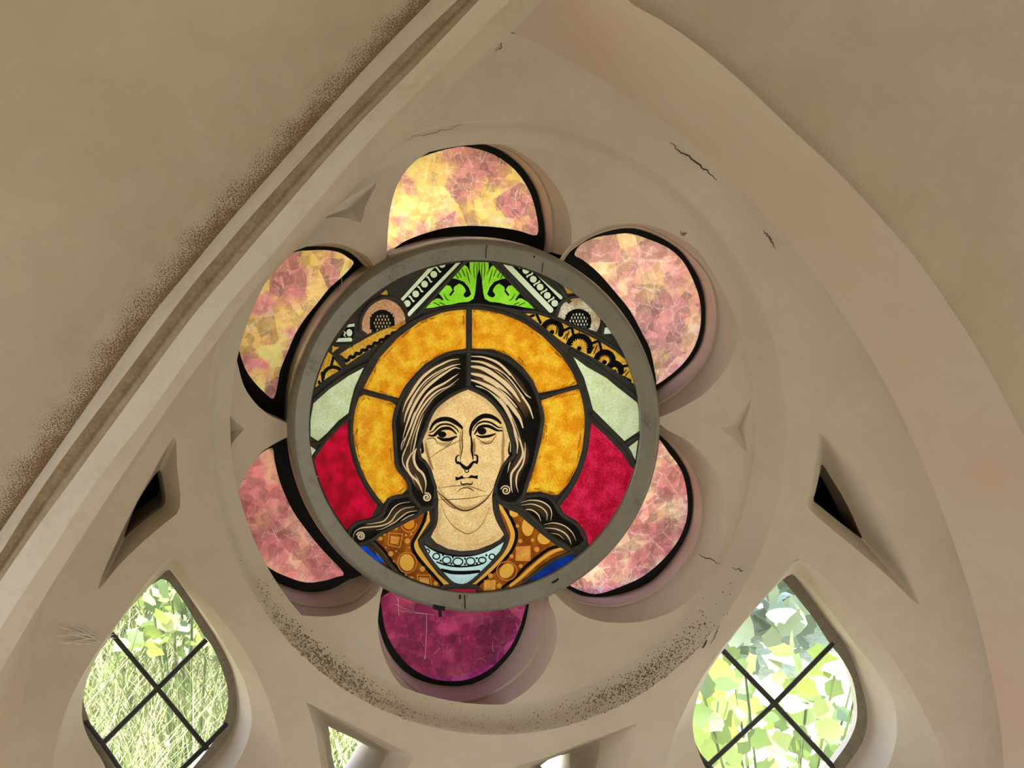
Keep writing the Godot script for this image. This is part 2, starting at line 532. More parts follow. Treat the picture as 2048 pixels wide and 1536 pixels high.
# ------------------------------------------------------------------ outlines of the openings (pixels)
# each lobe: edge of the sunk face, the little step, where the stone meets the glass
var lobes := [
	{"front": [758, 548, 772, 520, 776, 460, 782, 410, 797, 365, 822, 330, 857, 305, 900, 287, 950, 279, 1008, 290, 1050, 311, 1084, 338, 1112, 372, 1132, 410, 1142, 450, 1142, 490, 1128, 512],
	 "step": [766, 538, 772, 505, 772, 455, 778, 405, 794, 360, 820, 326, 857, 302, 900, 286, 950, 280, 1003, 294, 1040, 314, 1068, 340, 1089, 374, 1102, 412, 1106, 450, 1106, 480, 1104, 505],
	 "back": [768, 532, 768, 498, 768, 452, 774, 402, 790, 356, 818, 322, 857, 299, 900, 287, 942, 283, 995, 298, 1030, 322, 1055, 350, 1074, 385, 1084, 425, 1089, 460, 1089, 485, 1086, 505]},
	{"front": [1118, 520, 1132, 500, 1150, 484, 1200, 456, 1238, 448, 1278, 447, 1329, 460, 1381, 489, 1424, 526, 1455, 566, 1475, 612, 1479, 658, 1467, 706, 1444, 749, 1409, 787, 1369, 812, 1338, 827, 1316, 836, 1306, 842],
	 "step": [1120, 524, 1136, 503, 1154, 488, 1192, 465, 1234, 453, 1276, 452, 1318, 467, 1360, 492, 1396, 524, 1422, 562, 1434, 606, 1434, 658, 1420, 708, 1391, 751, 1356, 786, 1325, 806, 1308, 818, 1300, 828, 1296, 836],
	 "back": [1124, 528, 1138, 506, 1156, 492, 1186, 473, 1232, 459, 1272, 458, 1318, 474, 1358, 500, 1381, 529, 1398, 560, 1408, 600, 1409, 645, 1401, 686, 1381, 721, 1352, 749, 1324, 772, 1305, 788, 1296, 800, 1290, 812]},
	{"front": [1304, 850, 1318, 848, 1338, 862, 1377, 883, 1410, 914, 1436, 950, 1452, 998, 1455, 1043, 1447, 1093, 1424, 1144, 1388, 1191, 1346, 1222, 1298, 1240, 1248, 1246, 1198, 1242, 1158, 1228, 1128, 1206, 1108, 1186],
	 "step": [1300, 850, 1312, 854, 1336, 874, 1362, 900, 1384, 930, 1398, 965, 1406, 1009, 1403, 1060, 1389, 1100, 1364, 1136, 1325, 1175, 1277, 1202, 1220, 1214, 1165, 1207, 1140, 1196, 1120, 1182, 1108, 1172, 1102, 1166],
	 "back": [1300, 856, 1310, 862, 1330, 880, 1348, 900, 1362, 920, 1377, 950, 1385, 998, 1381, 1043, 1367, 1082, 1339, 1124, 1304, 1160, 1262, 1181, 1214, 1192, 1170, 1191, 1145, 1182, 1120, 1166, 1108, 1158, 1100, 1150]},
	{"front": [1098, 1180, 1098, 1204, 1110, 1231, 1114, 1271, 1106, 1308, 1087, 1346, 1052, 1383, 1005, 1411, 958, 1427, 911, 1428, 864, 1416, 822, 1390, 789, 1355, 768, 1313, 758, 1275, 756, 1240, 762, 1190, 772, 1162],
	 "step": [1086, 1175, 1086, 1205, 1089, 1240, 1086, 1270, 1075, 1300, 1052, 1338, 1016, 1370, 970, 1396, 940, 1405, 911, 1408, 866, 1402, 824, 1376, 790, 1342, 768, 1305, 758, 1270, 755, 1236, 758, 1190, 766, 1160],
	 "back": [1060, 1160, 1057, 1200, 1050, 1243, 1038, 1276, 1028, 1296, 1014, 1316, 981, 1349, 946, 1367, 930, 1370, 911, 1372, 869, 1368, 831, 1356, 801, 1335, 777, 1304, 763, 1271, 754, 1232, 754, 1190, 760, 1155]},
	{"front": [764, 1164, 752, 1190, 714, 1218, 673, 1231, 632, 1233, 591, 1227, 553, 1207, 523, 1183, 498, 1146, 481, 1103, 472, 1065, 469, 1030, 471, 1005, 479, 975, 496, 939, 518, 909, 548, 888, 580, 872, 604, 862],
	 "step": [758, 1152, 738, 1178, 706, 1204, 672, 1214, 632, 1214, 590, 1208, 552, 1190, 520, 1166, 494, 1132, 477, 1096, 469, 1062, 466, 1030, 468, 1004, 476, 973, 492, 936, 514, 906, 544, 884, 578, 868, 600, 858],
	 "back": [752, 1130, 722, 1150, 695, 1160, 662, 1178, 624, 1184, 590, 1178, 550, 1162, 515, 1137, 488, 1110, 472, 1077, 465, 1050, 462, 1026, 464, 1002, 472, 970, 488, 933, 510, 902, 541, 880, 575, 864, 596, 854]},
	{"front": [604, 858, 584, 851, 561, 841, 535, 828, 509, 804, 488, 772, 475, 726, 469, 690, 470, 655, 478, 620, 494, 580, 520, 545, 552, 520, 588, 503, 621, 491, 655, 486, 688, 490, 714, 502, 738, 516, 750, 540],
	 "step": [602, 854, 582, 848, 559, 838, 533, 826, 506, 802, 485, 770, 471, 725, 465, 690, 466, 655, 474, 618, 490, 577, 516, 542, 549, 516, 586, 500, 620, 492, 655, 491, 686, 495, 710, 506, 730, 520, 744, 544],
	 "back": [600, 852, 579, 845, 556, 834, 530, 822, 503, 800, 482, 768, 468, 724, 462, 690, 462, 655, 470, 616, 487, 574, 513, 538, 546, 512, 584, 497, 618, 493, 654, 493, 684, 498, 706, 510, 722, 526, 738, 548]}]

var tear_front := [
	[347, 1117, 386, 1166, 440, 1234, 493, 1303, 535, 1389, 558, 1463, 573, 1536, 570, 1600, 540, 1680, 470, 1750, 340, 1790, 210, 1750, 140, 1680, 106, 1600, 104, 1536, 110, 1496, 125, 1439, 149, 1380, 190, 1309, 249, 1226, 297, 1160],
	[1600, 1119, 1650, 1154, 1716, 1223, 1763, 1282, 1811, 1350, 1849, 1422, 1879, 1481, 1894, 1536, 1894, 1610, 1860, 1690, 1780, 1760, 1620, 1800, 1450, 1750, 1370, 1680, 1334, 1610, 1330, 1536, 1342, 1484, 1359, 1442, 1383, 1392, 1419, 1332, 1463, 1273, 1508, 1220, 1549, 1172, 1573, 1140]]
var tear_arris := [
	[340, 1140, 362, 1166, 404, 1222, 445, 1282, 475, 1335, 490, 1366, 502, 1418, 502, 1457, 487, 1502, 466, 1540, 430, 1600, 400, 1650, 350, 1690, 290, 1690, 250, 1640, 225, 1580, 210, 1536, 188, 1496, 170, 1460, 164, 1430, 167, 1390, 179, 1345, 200, 1303, 227, 1261, 265, 1211, 319, 1154],
	[1594, 1152, 1622, 1176, 1660, 1220, 1710, 1288, 1751, 1338, 1781, 1389, 1792, 1430, 1793, 1475, 1781, 1520, 1766, 1550, 1730, 1610, 1690, 1660, 1620, 1690, 1540, 1690, 1480, 1640, 1440, 1590, 1411, 1536, 1396, 1502, 1387, 1472, 1386, 1436, 1396, 1393, 1417, 1344, 1449, 1297, 1506, 1223, 1559, 1166, 1580, 1150]]
var tear_back := [
	[330, 1134, 352, 1156, 401, 1229, 430, 1274, 457, 1327, 469, 1377, 471, 1422, 460, 1463, 439, 1496, 398, 1540, 370, 1580, 340, 1610, 300, 1640, 260, 1650, 235, 1600, 220, 1560, 205, 1520, 184, 1490, 166, 1456, 160, 1430, 163, 1390, 175, 1343, 196, 1300, 223, 1258, 261, 1208, 315, 1150],
	[1586, 1150, 1612, 1184, 1659, 1249, 1692, 1294, 1713, 1347, 1728, 1401, 1732, 1442, 1722, 1484, 1698, 1520, 1680, 1545, 1650, 1580, 1610, 1620, 1560, 1650, 1500, 1650, 1460, 1610, 1430, 1570, 1407, 1536, 1392, 1502, 1383, 1472, 1382, 1436, 1392, 1391, 1413, 1342, 1445, 1294, 1502, 1219, 1552, 1164, 1570, 1148]]
var tear_glass := [
	[322, 1158, 353, 1184, 383, 1229, 407, 1270, 425, 1294, 445, 1341, 456, 1383, 454, 1422, 442, 1457, 422, 1490, 395, 1525, 370, 1555, 340, 1590, 300, 1615, 265, 1615, 243, 1575, 232, 1540, 214, 1497, 200, 1476, 186, 1457, 174, 1428, 166, 1392, 176, 1343, 199, 1299, 226, 1257, 264, 1207],
	[1566, 1162, 1597, 1199, 1627, 1237, 1656, 1282, 1683, 1318, 1704, 1356, 1713, 1401, 1713, 1442, 1698, 1481, 1671, 1520, 1640, 1560, 1600, 1600, 1550, 1625, 1500, 1620, 1460, 1580, 1432, 1545, 1410, 1518, 1396, 1496, 1386, 1470, 1384, 1436, 1394, 1392, 1415, 1343, 1447, 1296, 1504, 1221, 1545, 1175]]
var dark_front := [
	[348, 874, 354, 934, 360, 1014, 330, 1046, 290, 1080, 240, 1128, 196, 1179, 216, 1120, 256, 1037, 305, 945],
	[1642, 866, 1694, 918, 1737, 977, 1781, 1070, 1813, 1135, 1838, 1209, 1781, 1157, 1705, 1092, 1645, 1043, 1615, 1010, 1623, 972, 1634, 907]]
var dark_back := [
	[319, 940, 326, 962, 331, 1005, 308, 1026, 282, 1046, 258, 1066, 248, 1076, 256, 1050, 274, 1006, 296, 970],
	[1645, 929, 1664, 958, 1686, 994, 1706, 1034, 1716, 1058, 1724, 1077, 1700, 1060, 1664, 1032, 1640, 1012, 1627, 1001, 1632, 980, 1640, 945]]
var gap_front := [
	[612, 1404, 700, 1446, 780, 1488, 829, 1514, 800, 1560, 740, 1610, 690, 1650, 665, 1600, 645, 1549, 630, 1457],
	[1274, 1447, 1268, 1490, 1247, 1549, 1225, 1610, 1200, 1650, 1140, 1610, 1080, 1570, 1030, 1533, 1090, 1516, 1180, 1480]]
var gap_back := [
	[657, 1453, 684, 1466, 708, 1477, 738, 1494, 720, 1524, 704, 1552, 690, 1570, 680, 1556, 672, 1546, 664, 1510],
	[1140, 1506, 1140, 1530, 1136, 1556, 1130, 1580, 1122, 1600, 1112, 1580, 1096, 1552, 1080, 1532, 1096, 1520, 1116, 1512]]
var hollows := [
	[752, 364, 743, 388, 730, 415, 722, 446, 700, 438, 672, 434, 644, 436, 672, 414, 706, 390],
	[446, 812, 460, 830, 474, 846, 488, 858, 474, 874, 460, 894, 446, 918, 447, 888, 447, 850],
	[1503, 798, 1502, 830, 1499, 866, 1495, 904, 1478, 890, 1460, 872, 1441, 855, 1464, 844, 1484, 824]]

func disc_edge() -> PackedVector2Array:
	return ring(993, 855, 579, 615, 128)

func flower(key: String) -> PackedVector2Array:
	var r := PackedVector2Array()
	for l in lobes: r.append_array(curve(v2(l[key]), 3))
	return r

func blind_mouth(t: int) -> PackedVector2Array:
	var r := PackedVector2Array()
	for p in curve(v2(dark_back[t]), 3, true): r.append(p + Vector2(-26, -20) * 0.3)
	return r

func core_mesh(x0: float, x1: float) -> ArrayMesh:
	# two faces with the openings' outlines and the cheeks between them
	var holes := [flower("back")]
	for t in 2:
		holes.append(curve(v2(tear_back[t]), 3, true))
		holes.append(v2(gap_back[t]))
		holes.append(blind_mouth(t))
	var outer := v2([-400, -400, 2500, -400, 2500, 1950, -400, 1950])
	var st := SurfaceTool.new()
	st.begin(Mesh.PRIMITIVE_TRIANGLES)
	var a := sheet(outer, holes, Z_GLASS - 0.001, 9.0)
	st.append_from(a, 0, Transform3D())
	var b := begin()
	for h in holes:
		var p: PackedVector2Array = h
		for i in p.size():
			var q := (i + 1) % p.size()
			var p0 := pt(p[i].x, p[i].y, Z_GLASS - 0.001)
			var p1 := pt(p[q].x, p[q].y, Z_GLASS - 0.001)
			var o := Vector3(0, 0, -0.05)
			b.add_vertex(p0); b.add_vertex(p1); b.add_vertex(p1 + o)
			b.add_vertex(p0); b.add_vertex(p1 + o); b.add_vertex(p0 + o)
	st.append_from(finish(b), 0, Transform3D())
	st.append_from(a, 0, Transform3D(Basis(), Vector3(0, 0, -0.05)))
	# rest of the wall out to the side walls, floor and ceiling
	var c := [pt(-400, -400, Z_GLASS), pt(2500, -400, Z_GLASS), pt(2500, 1950, Z_GLASS), pt(-400, 1950, Z_GLASS)]
	var lo := Vector2(maxf(c[0].x, c[3].x) + 0.02, maxf(c[2].y, c[3].y) + 0.02)
	var hi := Vector2(minf(c[1].x, c[2].x) - 0.02, minf(c[0].y, c[1].y) - 0.02)
	var z0 := Z_GLASS - 0.05
	for r in [[x0, lo.x, 0.0, 4.7], [hi.x, x1, 0.0, 4.7], [lo.x, hi.x, 0.0, lo.y], [lo.x, hi.x, hi.y, 4.7]]:
		st.append_from(box_mesh(Vector3(r[0], r[2], z0), Vector3(r[1], r[3], Z_GLASS + 0.002)), 0, Transform3D())
	return st.commit()

# ------------------------------------------------------------------ the stone tracery
func reveal_mesh(rails: Array, hard := [], closed := true) -> ArrayMesh:
	return loft(rails, closed, hard)

func build_window() -> void:
	var w := thing("window_1", "limewashed stone tracery with a six-lobed rosette over two pointed lights", "window tracery", "", "structure")
	# front face
	var outer := PackedVector2Array()
	outer.append_array(back_left)
	outer.append_array(v2([4, 2040, 2022, 2040]))
	var br := back_right.duplicate()
	br.reverse()
	outer.append_array(br)
	var disc := disc_edge()
	var holes := [disc]
	for t in 2:
		holes.append(curve(v2(tear_front[t]), 4, true))
		holes.append(curve(v2(dark_front[t]), 3, true))
		holes.append(v2(gap_front[t]))
	put("tracery_face", sheet(outer, holes, 0.0, 8.0, 46.0, 0.004), M.limewash, w)
	# cove round the rosette
	var d0 := lift(disc, 0.0)
	var mid := PackedVector3Array()
	for p in disc: mid.append(pt(p.x, p.y, 0.0))
	var cc := Vector3.ZERO
	for p in d0: cc += p / d0.size()
	var rails := [d0]
	for k in [[0.004, -0.003], [0.009, -0.016], [0.018, -0.026], [0.034, Z_DISC]]:
		var r := PackedVector3Array()
		for p in d0:
			var q := p + (cc - p).normalized() * float(k[0])
			q.z = k[1]
			r.append(q)
		rails.append(r)
	put("cove", loft(rails, true), M.limewash, w)
	# sunk face between cove and lobes; the cove's foot as pixels again
	var foot := PackedVector2Array()
	for p in rails[-1]:
		var q: Vector3 = look.inverse() * (p - eye)
		foot.append(Vector2(1024.0 + F * q.x / -q.z, 768.0 - F * q.y / -q.z))
	var inner := [flower("front")]
	for h in hollows: inner.append(curve(v2(h), 2, true))
	put("rosette_face", sheet(foot, inner, Z_DISC, 7.0, 36.0, 0.003), M.limewash, w)
	for h in hollows:
		var o := curve(v2(h), 2, true)
		var c := Vector2.ZERO
		for p in o: c += p / o.size()
		var a := lift(o, Z_DISC)
		var tip := pt(c.x, c.y, Z_DISC - 0.014)
		var st := begin()
		for i in a.size():
			st.set_smooth_group(1 + i * 3 / a.size())
			tri(st, a[i], a[(i + 1) % a.size()], tip)
		put("carved_hollow", finish(st), M.limewash, w)
	# lobes
	for l in lobes:
		var n := 64
		var f := resample(curve(v2(l.front), 6), n)
		var s := resample(curve(v2(l.step), 6), n)
		var b := resample(curve(v2(l.back), 6), n)
		var f2 := PackedVector2Array()
		for i in n: f2.append(f[i].lerp(s[i], 0.1))
		var s2 := PackedVector2Array()
		for i in n: s2.append(s[i].lerp(b[i], 0.12))
		put("lobe_reveal", loft([lift(f, Z_DISC), lift(f2, Z_DISC - 0.003), lift(s, Z_STEP), lift(s2, Z_STEP + 0.001), lift(b, Z_GLASS)], false, [2, 3]), M.limewash, w)
	# black putty bed in which the rose panes sit
	var beds := [projected_ring(350.0, Z_GLASS)]
	for d in rose: beds.append(curve(v2(d.poly), 3, true))
	var bed := put("putty_bed", sheet(Geometry2D.offset_polygon(flower("back"), 14.0)[0], beds, Z_GLASS + 0.0008, 6.0), M.putty, w)
	bed.set_meta("label", "black putty bed behind the lobes")
	# pointed lights
	for t in 2:
		var n := 140
		var f := closed_resample(curve(v2(tear_front[t]), 5, true), n)
		var a := closed_resample(curve(v2(tear_arris[t]), 5, true), n)
		var b := closed_resample(curve(v2(tear_back[t]), 5, true), n)
		var r := [lift(f, 0.0)]
		for k in [[0.06, -0.001], [0.5, -0.024], [0.94, -0.046], [1.0, -0.05]]:
			var q := PackedVector2Array()
			for i in n: q.append(f[i].lerp(a[i], k[0]))
			r.append(lift(q, k[1]))
		var q2 := PackedVector2Array()
		for i in n: q2.append(a[i].lerp(b[i], 0.4))
		r.append(lift(q2, -0.08))
		r.append(lift(b, Z_GLASS))
		put("light_reveal", loft(r, true, [1, 4]), M.limewash, w)
	# blind spandrel piercings
	for t in 2:
		var f := curve(v2(dark_front[t]), 3, true)
		var b := curve(v2(dark_back[t]), 3, true)
		var deep := blind_mouth(t)
		var recess := put("spandrel_recess", loft([lift(f, 0.0), lift(b, -0.05)], true), M.limewash, w)
		var shaft := [lift(b, -0.05), lift(deep, Z_GLASS - 0.002)]
		put("shaft", loft(shaft, true), M.limewash, recess)
		# the walled-up pocket behind it, wider than its mouth
		var c := Vector3.ZERO
		for p in shaft[1]: c += p / shaft[1].size()
		put("pocket", pocket_mesh(deep, c), M.floor, recess)
	# open piercings at the foot
	for t in 2:
		var f := v2(gap_front[t])
		var b := v2(gap_back[t])
		var m := PackedVector2Array()
		for i in f.size(): m.append(f[i].lerp(b[i], 0.55))
		put("piercing_reveal", loft([lift(dense2(f, 4), 0.0), lift(dense2(m, 4), -0.045), lift(dense2(b, 4), Z_GLASS)], true, [1]), M.limewash, w)
	# cracks in the limewash
	for k in [[[1340, 286, 1352, 296, 1364, 305, 1378, 314, 1392, 326, 1408, 338, 1422, 350, 1434, 360], 0.0, 5.0], [[1525, 460, 1533, 468, 1541, 478, 1546, 488, 1551, 498], 0.0, 4.0],
			[[1397, 1108, 1408, 1114, 1420, 1118, 1432, 1124, 1440, 1128], -0.031, 3.0], [[1462, 1134, 1474, 1137, 1486, 1142, 1496, 1148, 1503, 1156], -0.014, 3.0],
			[[806, 284, 830, 274, 862, 266, 900, 258, 926, 250], -0.003, 1.6], [[1360, 462, 1366, 472, 1372, 466, 1380, 464], Z_DISC, 2.2], [[1436, 540, 1444, 545, 1452, 548, 1456, 534], Z_DISC, 2.0],
			[[1440, 1250, 1434, 1262, 1430, 1272, 1421, 1286], 0.0, 2.4], [[996, 92, 1000, 84, 1004, 96, 990, 100], 0.0, 2.0], [[1404, 1296, 1410, 1288, 1414, 1280], 0.0, 5.0]]:
		put("crack", ridge(jagged(v2(k[0])), float(k[2]) * 0.6, float(k[1]) + 0.0008, 0.0006, true), M.crack, w)
	# soot and grit lying in the foot of the rosette
	var st := begin()
	for i in 3000:
		var kind := rng.randf()
		var ang: float
		if kind < 0.42: ang = deg_to_rad(rng.randfn(127, 9))
		elif kind < 0.78: ang = deg_to_rad(rng.randfn(58, 9))
		else: ang = deg_to_rad(rng.randfn(92, 22))
		var rr := 1.0 - absf(rng.randfn(0.026, 0.018))
		if rr > 1.0: continue
		var edge := pt(993 + 579 * cos(ang), 855 + 615 * sin(ang), 0.0)
		var d := (1.0 - rr) * 0.41
		var prof := [[0.0, 0.0], [0.004, -0.003], [0.009, -0.016], [0.018, -0.026], [0.034, Z_DISC], [0.2, Z_DISC]]
		var zz := 0.0
		for k in 5:
			if d >= prof[k][0]: zz = lerpf(prof[k][1], prof[k + 1][1], clampf((d - prof[k][0]) / (prof[k + 1][0] - prof[k][0]), 0.0, 1.0))
		var lies := edge + (cc - edge).normalized() * d
		var from := look.inverse() * (Vector3(lies.x, lies.y, zz + 0.0016) - eye)
		var c := Vector2(1024.0 + F * from.x / -from.z, 768.0 - F * from.y / -from.z)
		zz += 0.0016
		var s := rng.randf_range(0.3, 1.15) * (1.5 if kind < 0.78 else 0.9)
		var a0 := rng.randf() * TAU
		var q := []
		for k in 5: q.append(pt(c.x + s * rng.randf_range(0.6, 1.2) * cos(a0 + TAU * k / 5.0), c.y + s * rng.randf_range(0.6, 1.2) * sin(a0 + TAU * k / 5.0), zz))
		for k in [[0, 1, 2], [0, 2, 3], [0, 3, 4]]: tri(st, q[k[0]], q[k[1]], q[k[2]])
	var g := put("soot_grit", finish(st), M.soot, w)
	g.set_meta("kind", "stuff")

# a closed box behind a hole, with the hole's outline left open in its front
func pocket_mesh(hole: PackedVector2Array, c: Vector3) -> ArrayMesh:
	var z := Z_GLASS - 0.002
	c.y += 0.07
	var h := Vector3(0.11, 0.13, 0.0)
	var quad := PackedVector2Array()
	for k in [[-1, 1], [1, 1], [1, -1], [-1, -1]]:
		var q: Vector3 = look.inverse() * (Vector3(c.x + h.x * k[0], c.y + h.y * k[1], z) - eye)
		quad.append(Vector2(1024.0 + F * q.x / -q.z, 768.0 - F * q.y / -q.z))
	var st := SurfaceTool.new()
	st.begin(Mesh.PRIMITIVE_TRIANGLES)
	st.append_from(sheet(quad, [hole], z, 6.0), 0, Transform3D())
	var lo := Vector3(c.x - h.x, c.y - h.y, z - 0.26)
	var hi := Vector3(c.x + h.x, c.y + h.y, z)
	for b in [[lo - Vector3(0.02, 0.02, 0.02), Vector3(hi.x + 0.02, hi.y + 0.02, lo.z)], [Vector3(lo.x - 0.02, lo.y, lo.z), Vector3(lo.x, hi.y, hi.z)], [Vector3(hi.x, lo.y, lo.z), Vector3(hi.x + 0.02, hi.y, hi.z)], [Vector3(lo.x - 0.02, lo.y - 0.02, lo.z), Vector3(hi.x + 0.02, lo.y, hi.z)], [Vector3(lo.x - 0.02, hi.y, lo.z), Vector3(hi.x + 0.02, hi.y + 0.02, hi.z)]]:
		st.append_from(box_mesh(b[0], b[1]), 0, Transform3D())
	return st.commit()

# the roundel's ring, r pixels wide at its face, as it shows on the plane z
func projected_ring(r: float, z: float) -> PackedVector2Array:
	var a := lift(ring(952, 854, 364, 366, 96), Z_RING)
	var mid := Vector3.ZERO
	for p in a: mid += p / a.size()
	var o := PackedVector2Array()
	for p in a:
		var w := mid + (p - mid) * (r / 365.0)
		w.z = z
		var q: Vector3 = look.inverse() * (w - eye)
		o.append(Vector2(1024.0 + F * q.x / -q.z, 768.0 - F * q.y / -q.z))
	return o

func jagged(a: PackedVector2Array) -> PackedVector2Array:
	var r := resample(a, 22)
	for i in range(1, 21): r[i] += Vector2(rng.randfn(0, 1.3), rng.randfn(0, 1.3))
	return r

func dense2(a: PackedVector2Array, per: int) -> PackedVector2Array:
	var r := PackedVector2Array()
	for i in a.size():
		for k in per: r.append(a[i].lerp(a[(i + 1) % a.size()], float(k) / per))
	return r

func closed_resample(a: PackedVector2Array, n: int) -> PackedVector2Array:
	var b := a.duplicate()
	b.append(a[0])
	var r := resample(b, n + 1)
	r.remove_at(n)
	return r

# ------------------------------------------------------------------ the six rose-coloured lobes
var rose := [
	{"label": "orange and pink crackled glass lobe above the haloed roundel", "mix": 0.62, "tint": [rgb(232, 112, 112), rgb(255, 176, 84)], "line": 0.75, "seed": 3, "heap": [0.45, 0.35, 0.3, 0.25], "creases": 260, "pale": rgb(255, 222, 176),
	 "poly": [772, 505, 770, 455, 776, 405, 792, 360, 820, 326, 860, 308, 905, 296, 935, 294, 985, 308, 1030, 340, 1060, 385, 1074, 435, 1074, 470, 1040, 462, 1000, 455, 960, 452, 930, 452, 890, 456, 840, 470, 805, 485]},
	{"label": "pale rose crinkled glass lobe with white vertical creases", "mix": 0.22, "tint": [rgb(234, 128, 126), rgb(250, 170, 118)], "line": 0.6, "seed": 11, "heap": [0.5, 0.4, 0.16, 0.32], "creases": 130, "pale": rgb(255, 232, 236),
	 "poly": [1149, 509, 1163, 488, 1195, 474, 1229, 469, 1260, 467, 1301, 480, 1338, 497, 1366, 523, 1386, 560, 1399, 598, 1402, 638, 1395, 678, 1378, 712, 1352, 741, 1315, 768, 1312, 758, 1301, 701, 1283, 664, 1260, 621, 1232, 586, 1197, 546, 1166, 520]},
	{"label": "blotchy pink glass lobe with bright crinkles at its foot", "mix": 0.3, "tint": [rgb(214, 98, 102), rgb(236, 160, 126)], "line": 0.8, "seed": 19, "heap": [0.25, 0.85, 0.12, 0.14], "creases": 300, "pale": rgb(252, 222, 222),
	 "poly": [1312, 880, 1338, 906, 1360, 936, 1370, 964, 1375, 998, 1374, 1034, 1363, 1068, 1346, 1096, 1318, 1127, 1282, 1155, 1242, 1173, 1200, 1187, 1170, 1184, 1136, 1163, 1180, 1118, 1220, 1080, 1258, 1030, 1290, 960]},
	{"label": "dark magenta speckled glass lobe below the haloed roundel", "mix": 0.0, "tint": [rgb(112, 8, 54), rgb(148, 26, 72)], "line": 0.25, "seed": 27, "heap": [0.5, 0.3, 0.3, 0.3], "creases": 24, "pale": rgb(214, 130, 152),
	 "poly": [764, 1194, 763, 1212, 770, 1257, 784, 1289, 805, 1318, 831, 1341, 864, 1357, 895, 1362, 930, 1360, 963, 1348, 993, 1327, 1021, 1294, 1038, 1259, 1047, 1228, 1050, 1200, 1000, 1196, 950, 1198, 900, 1196, 850, 1192, 800, 1178]},
	{"label": "rose-red textured glass lobe beside the crimson panel, next to the arch rib", "mix": 0.1, "tint": [rgb(216, 90, 98), rgb(240, 136, 116)], "line": 0.45, "seed": 35, "heap": [0.4, 0.45, 0.2, 0.15], "creases": 160, "pale": rgb(250, 190, 190),
	 "poly": [544, 896, 549, 920, 559, 961, 575, 1000, 591, 1030, 619, 1068, 646, 1101, 687, 1145, 673, 1154, 646, 1162, 613, 1165, 578, 1155, 542, 1138, 515, 1114, 493, 1087, 479, 1054, 473, 1021, 472, 994, 480, 962, 494, 936, 518, 910]},
	{"label": "orange-pink crackled glass lobe partly behind the arch rib", "mix": 0.5, "tint": [rgb(228, 110, 108), rgb(254, 172, 84)], "line": 0.7, "seed": 43, "heap": [0.35, 0.4, 0.25, 0.3], "creases": 260, "pale": rgb(255, 216, 184),
	 "poly": [595, 503, 616, 501, 647, 500, 676, 504, 697, 516, 707, 527, 686, 552, 660, 575, 634, 607, 608, 640, 590, 669, 577, 700, 561, 739, 556, 765, 547, 797, 530, 786, 512, 768, 494, 744, 481, 711, 474, 674, 474, 643, 480, 612, 498, 576, 524, 542, 556, 516]}]

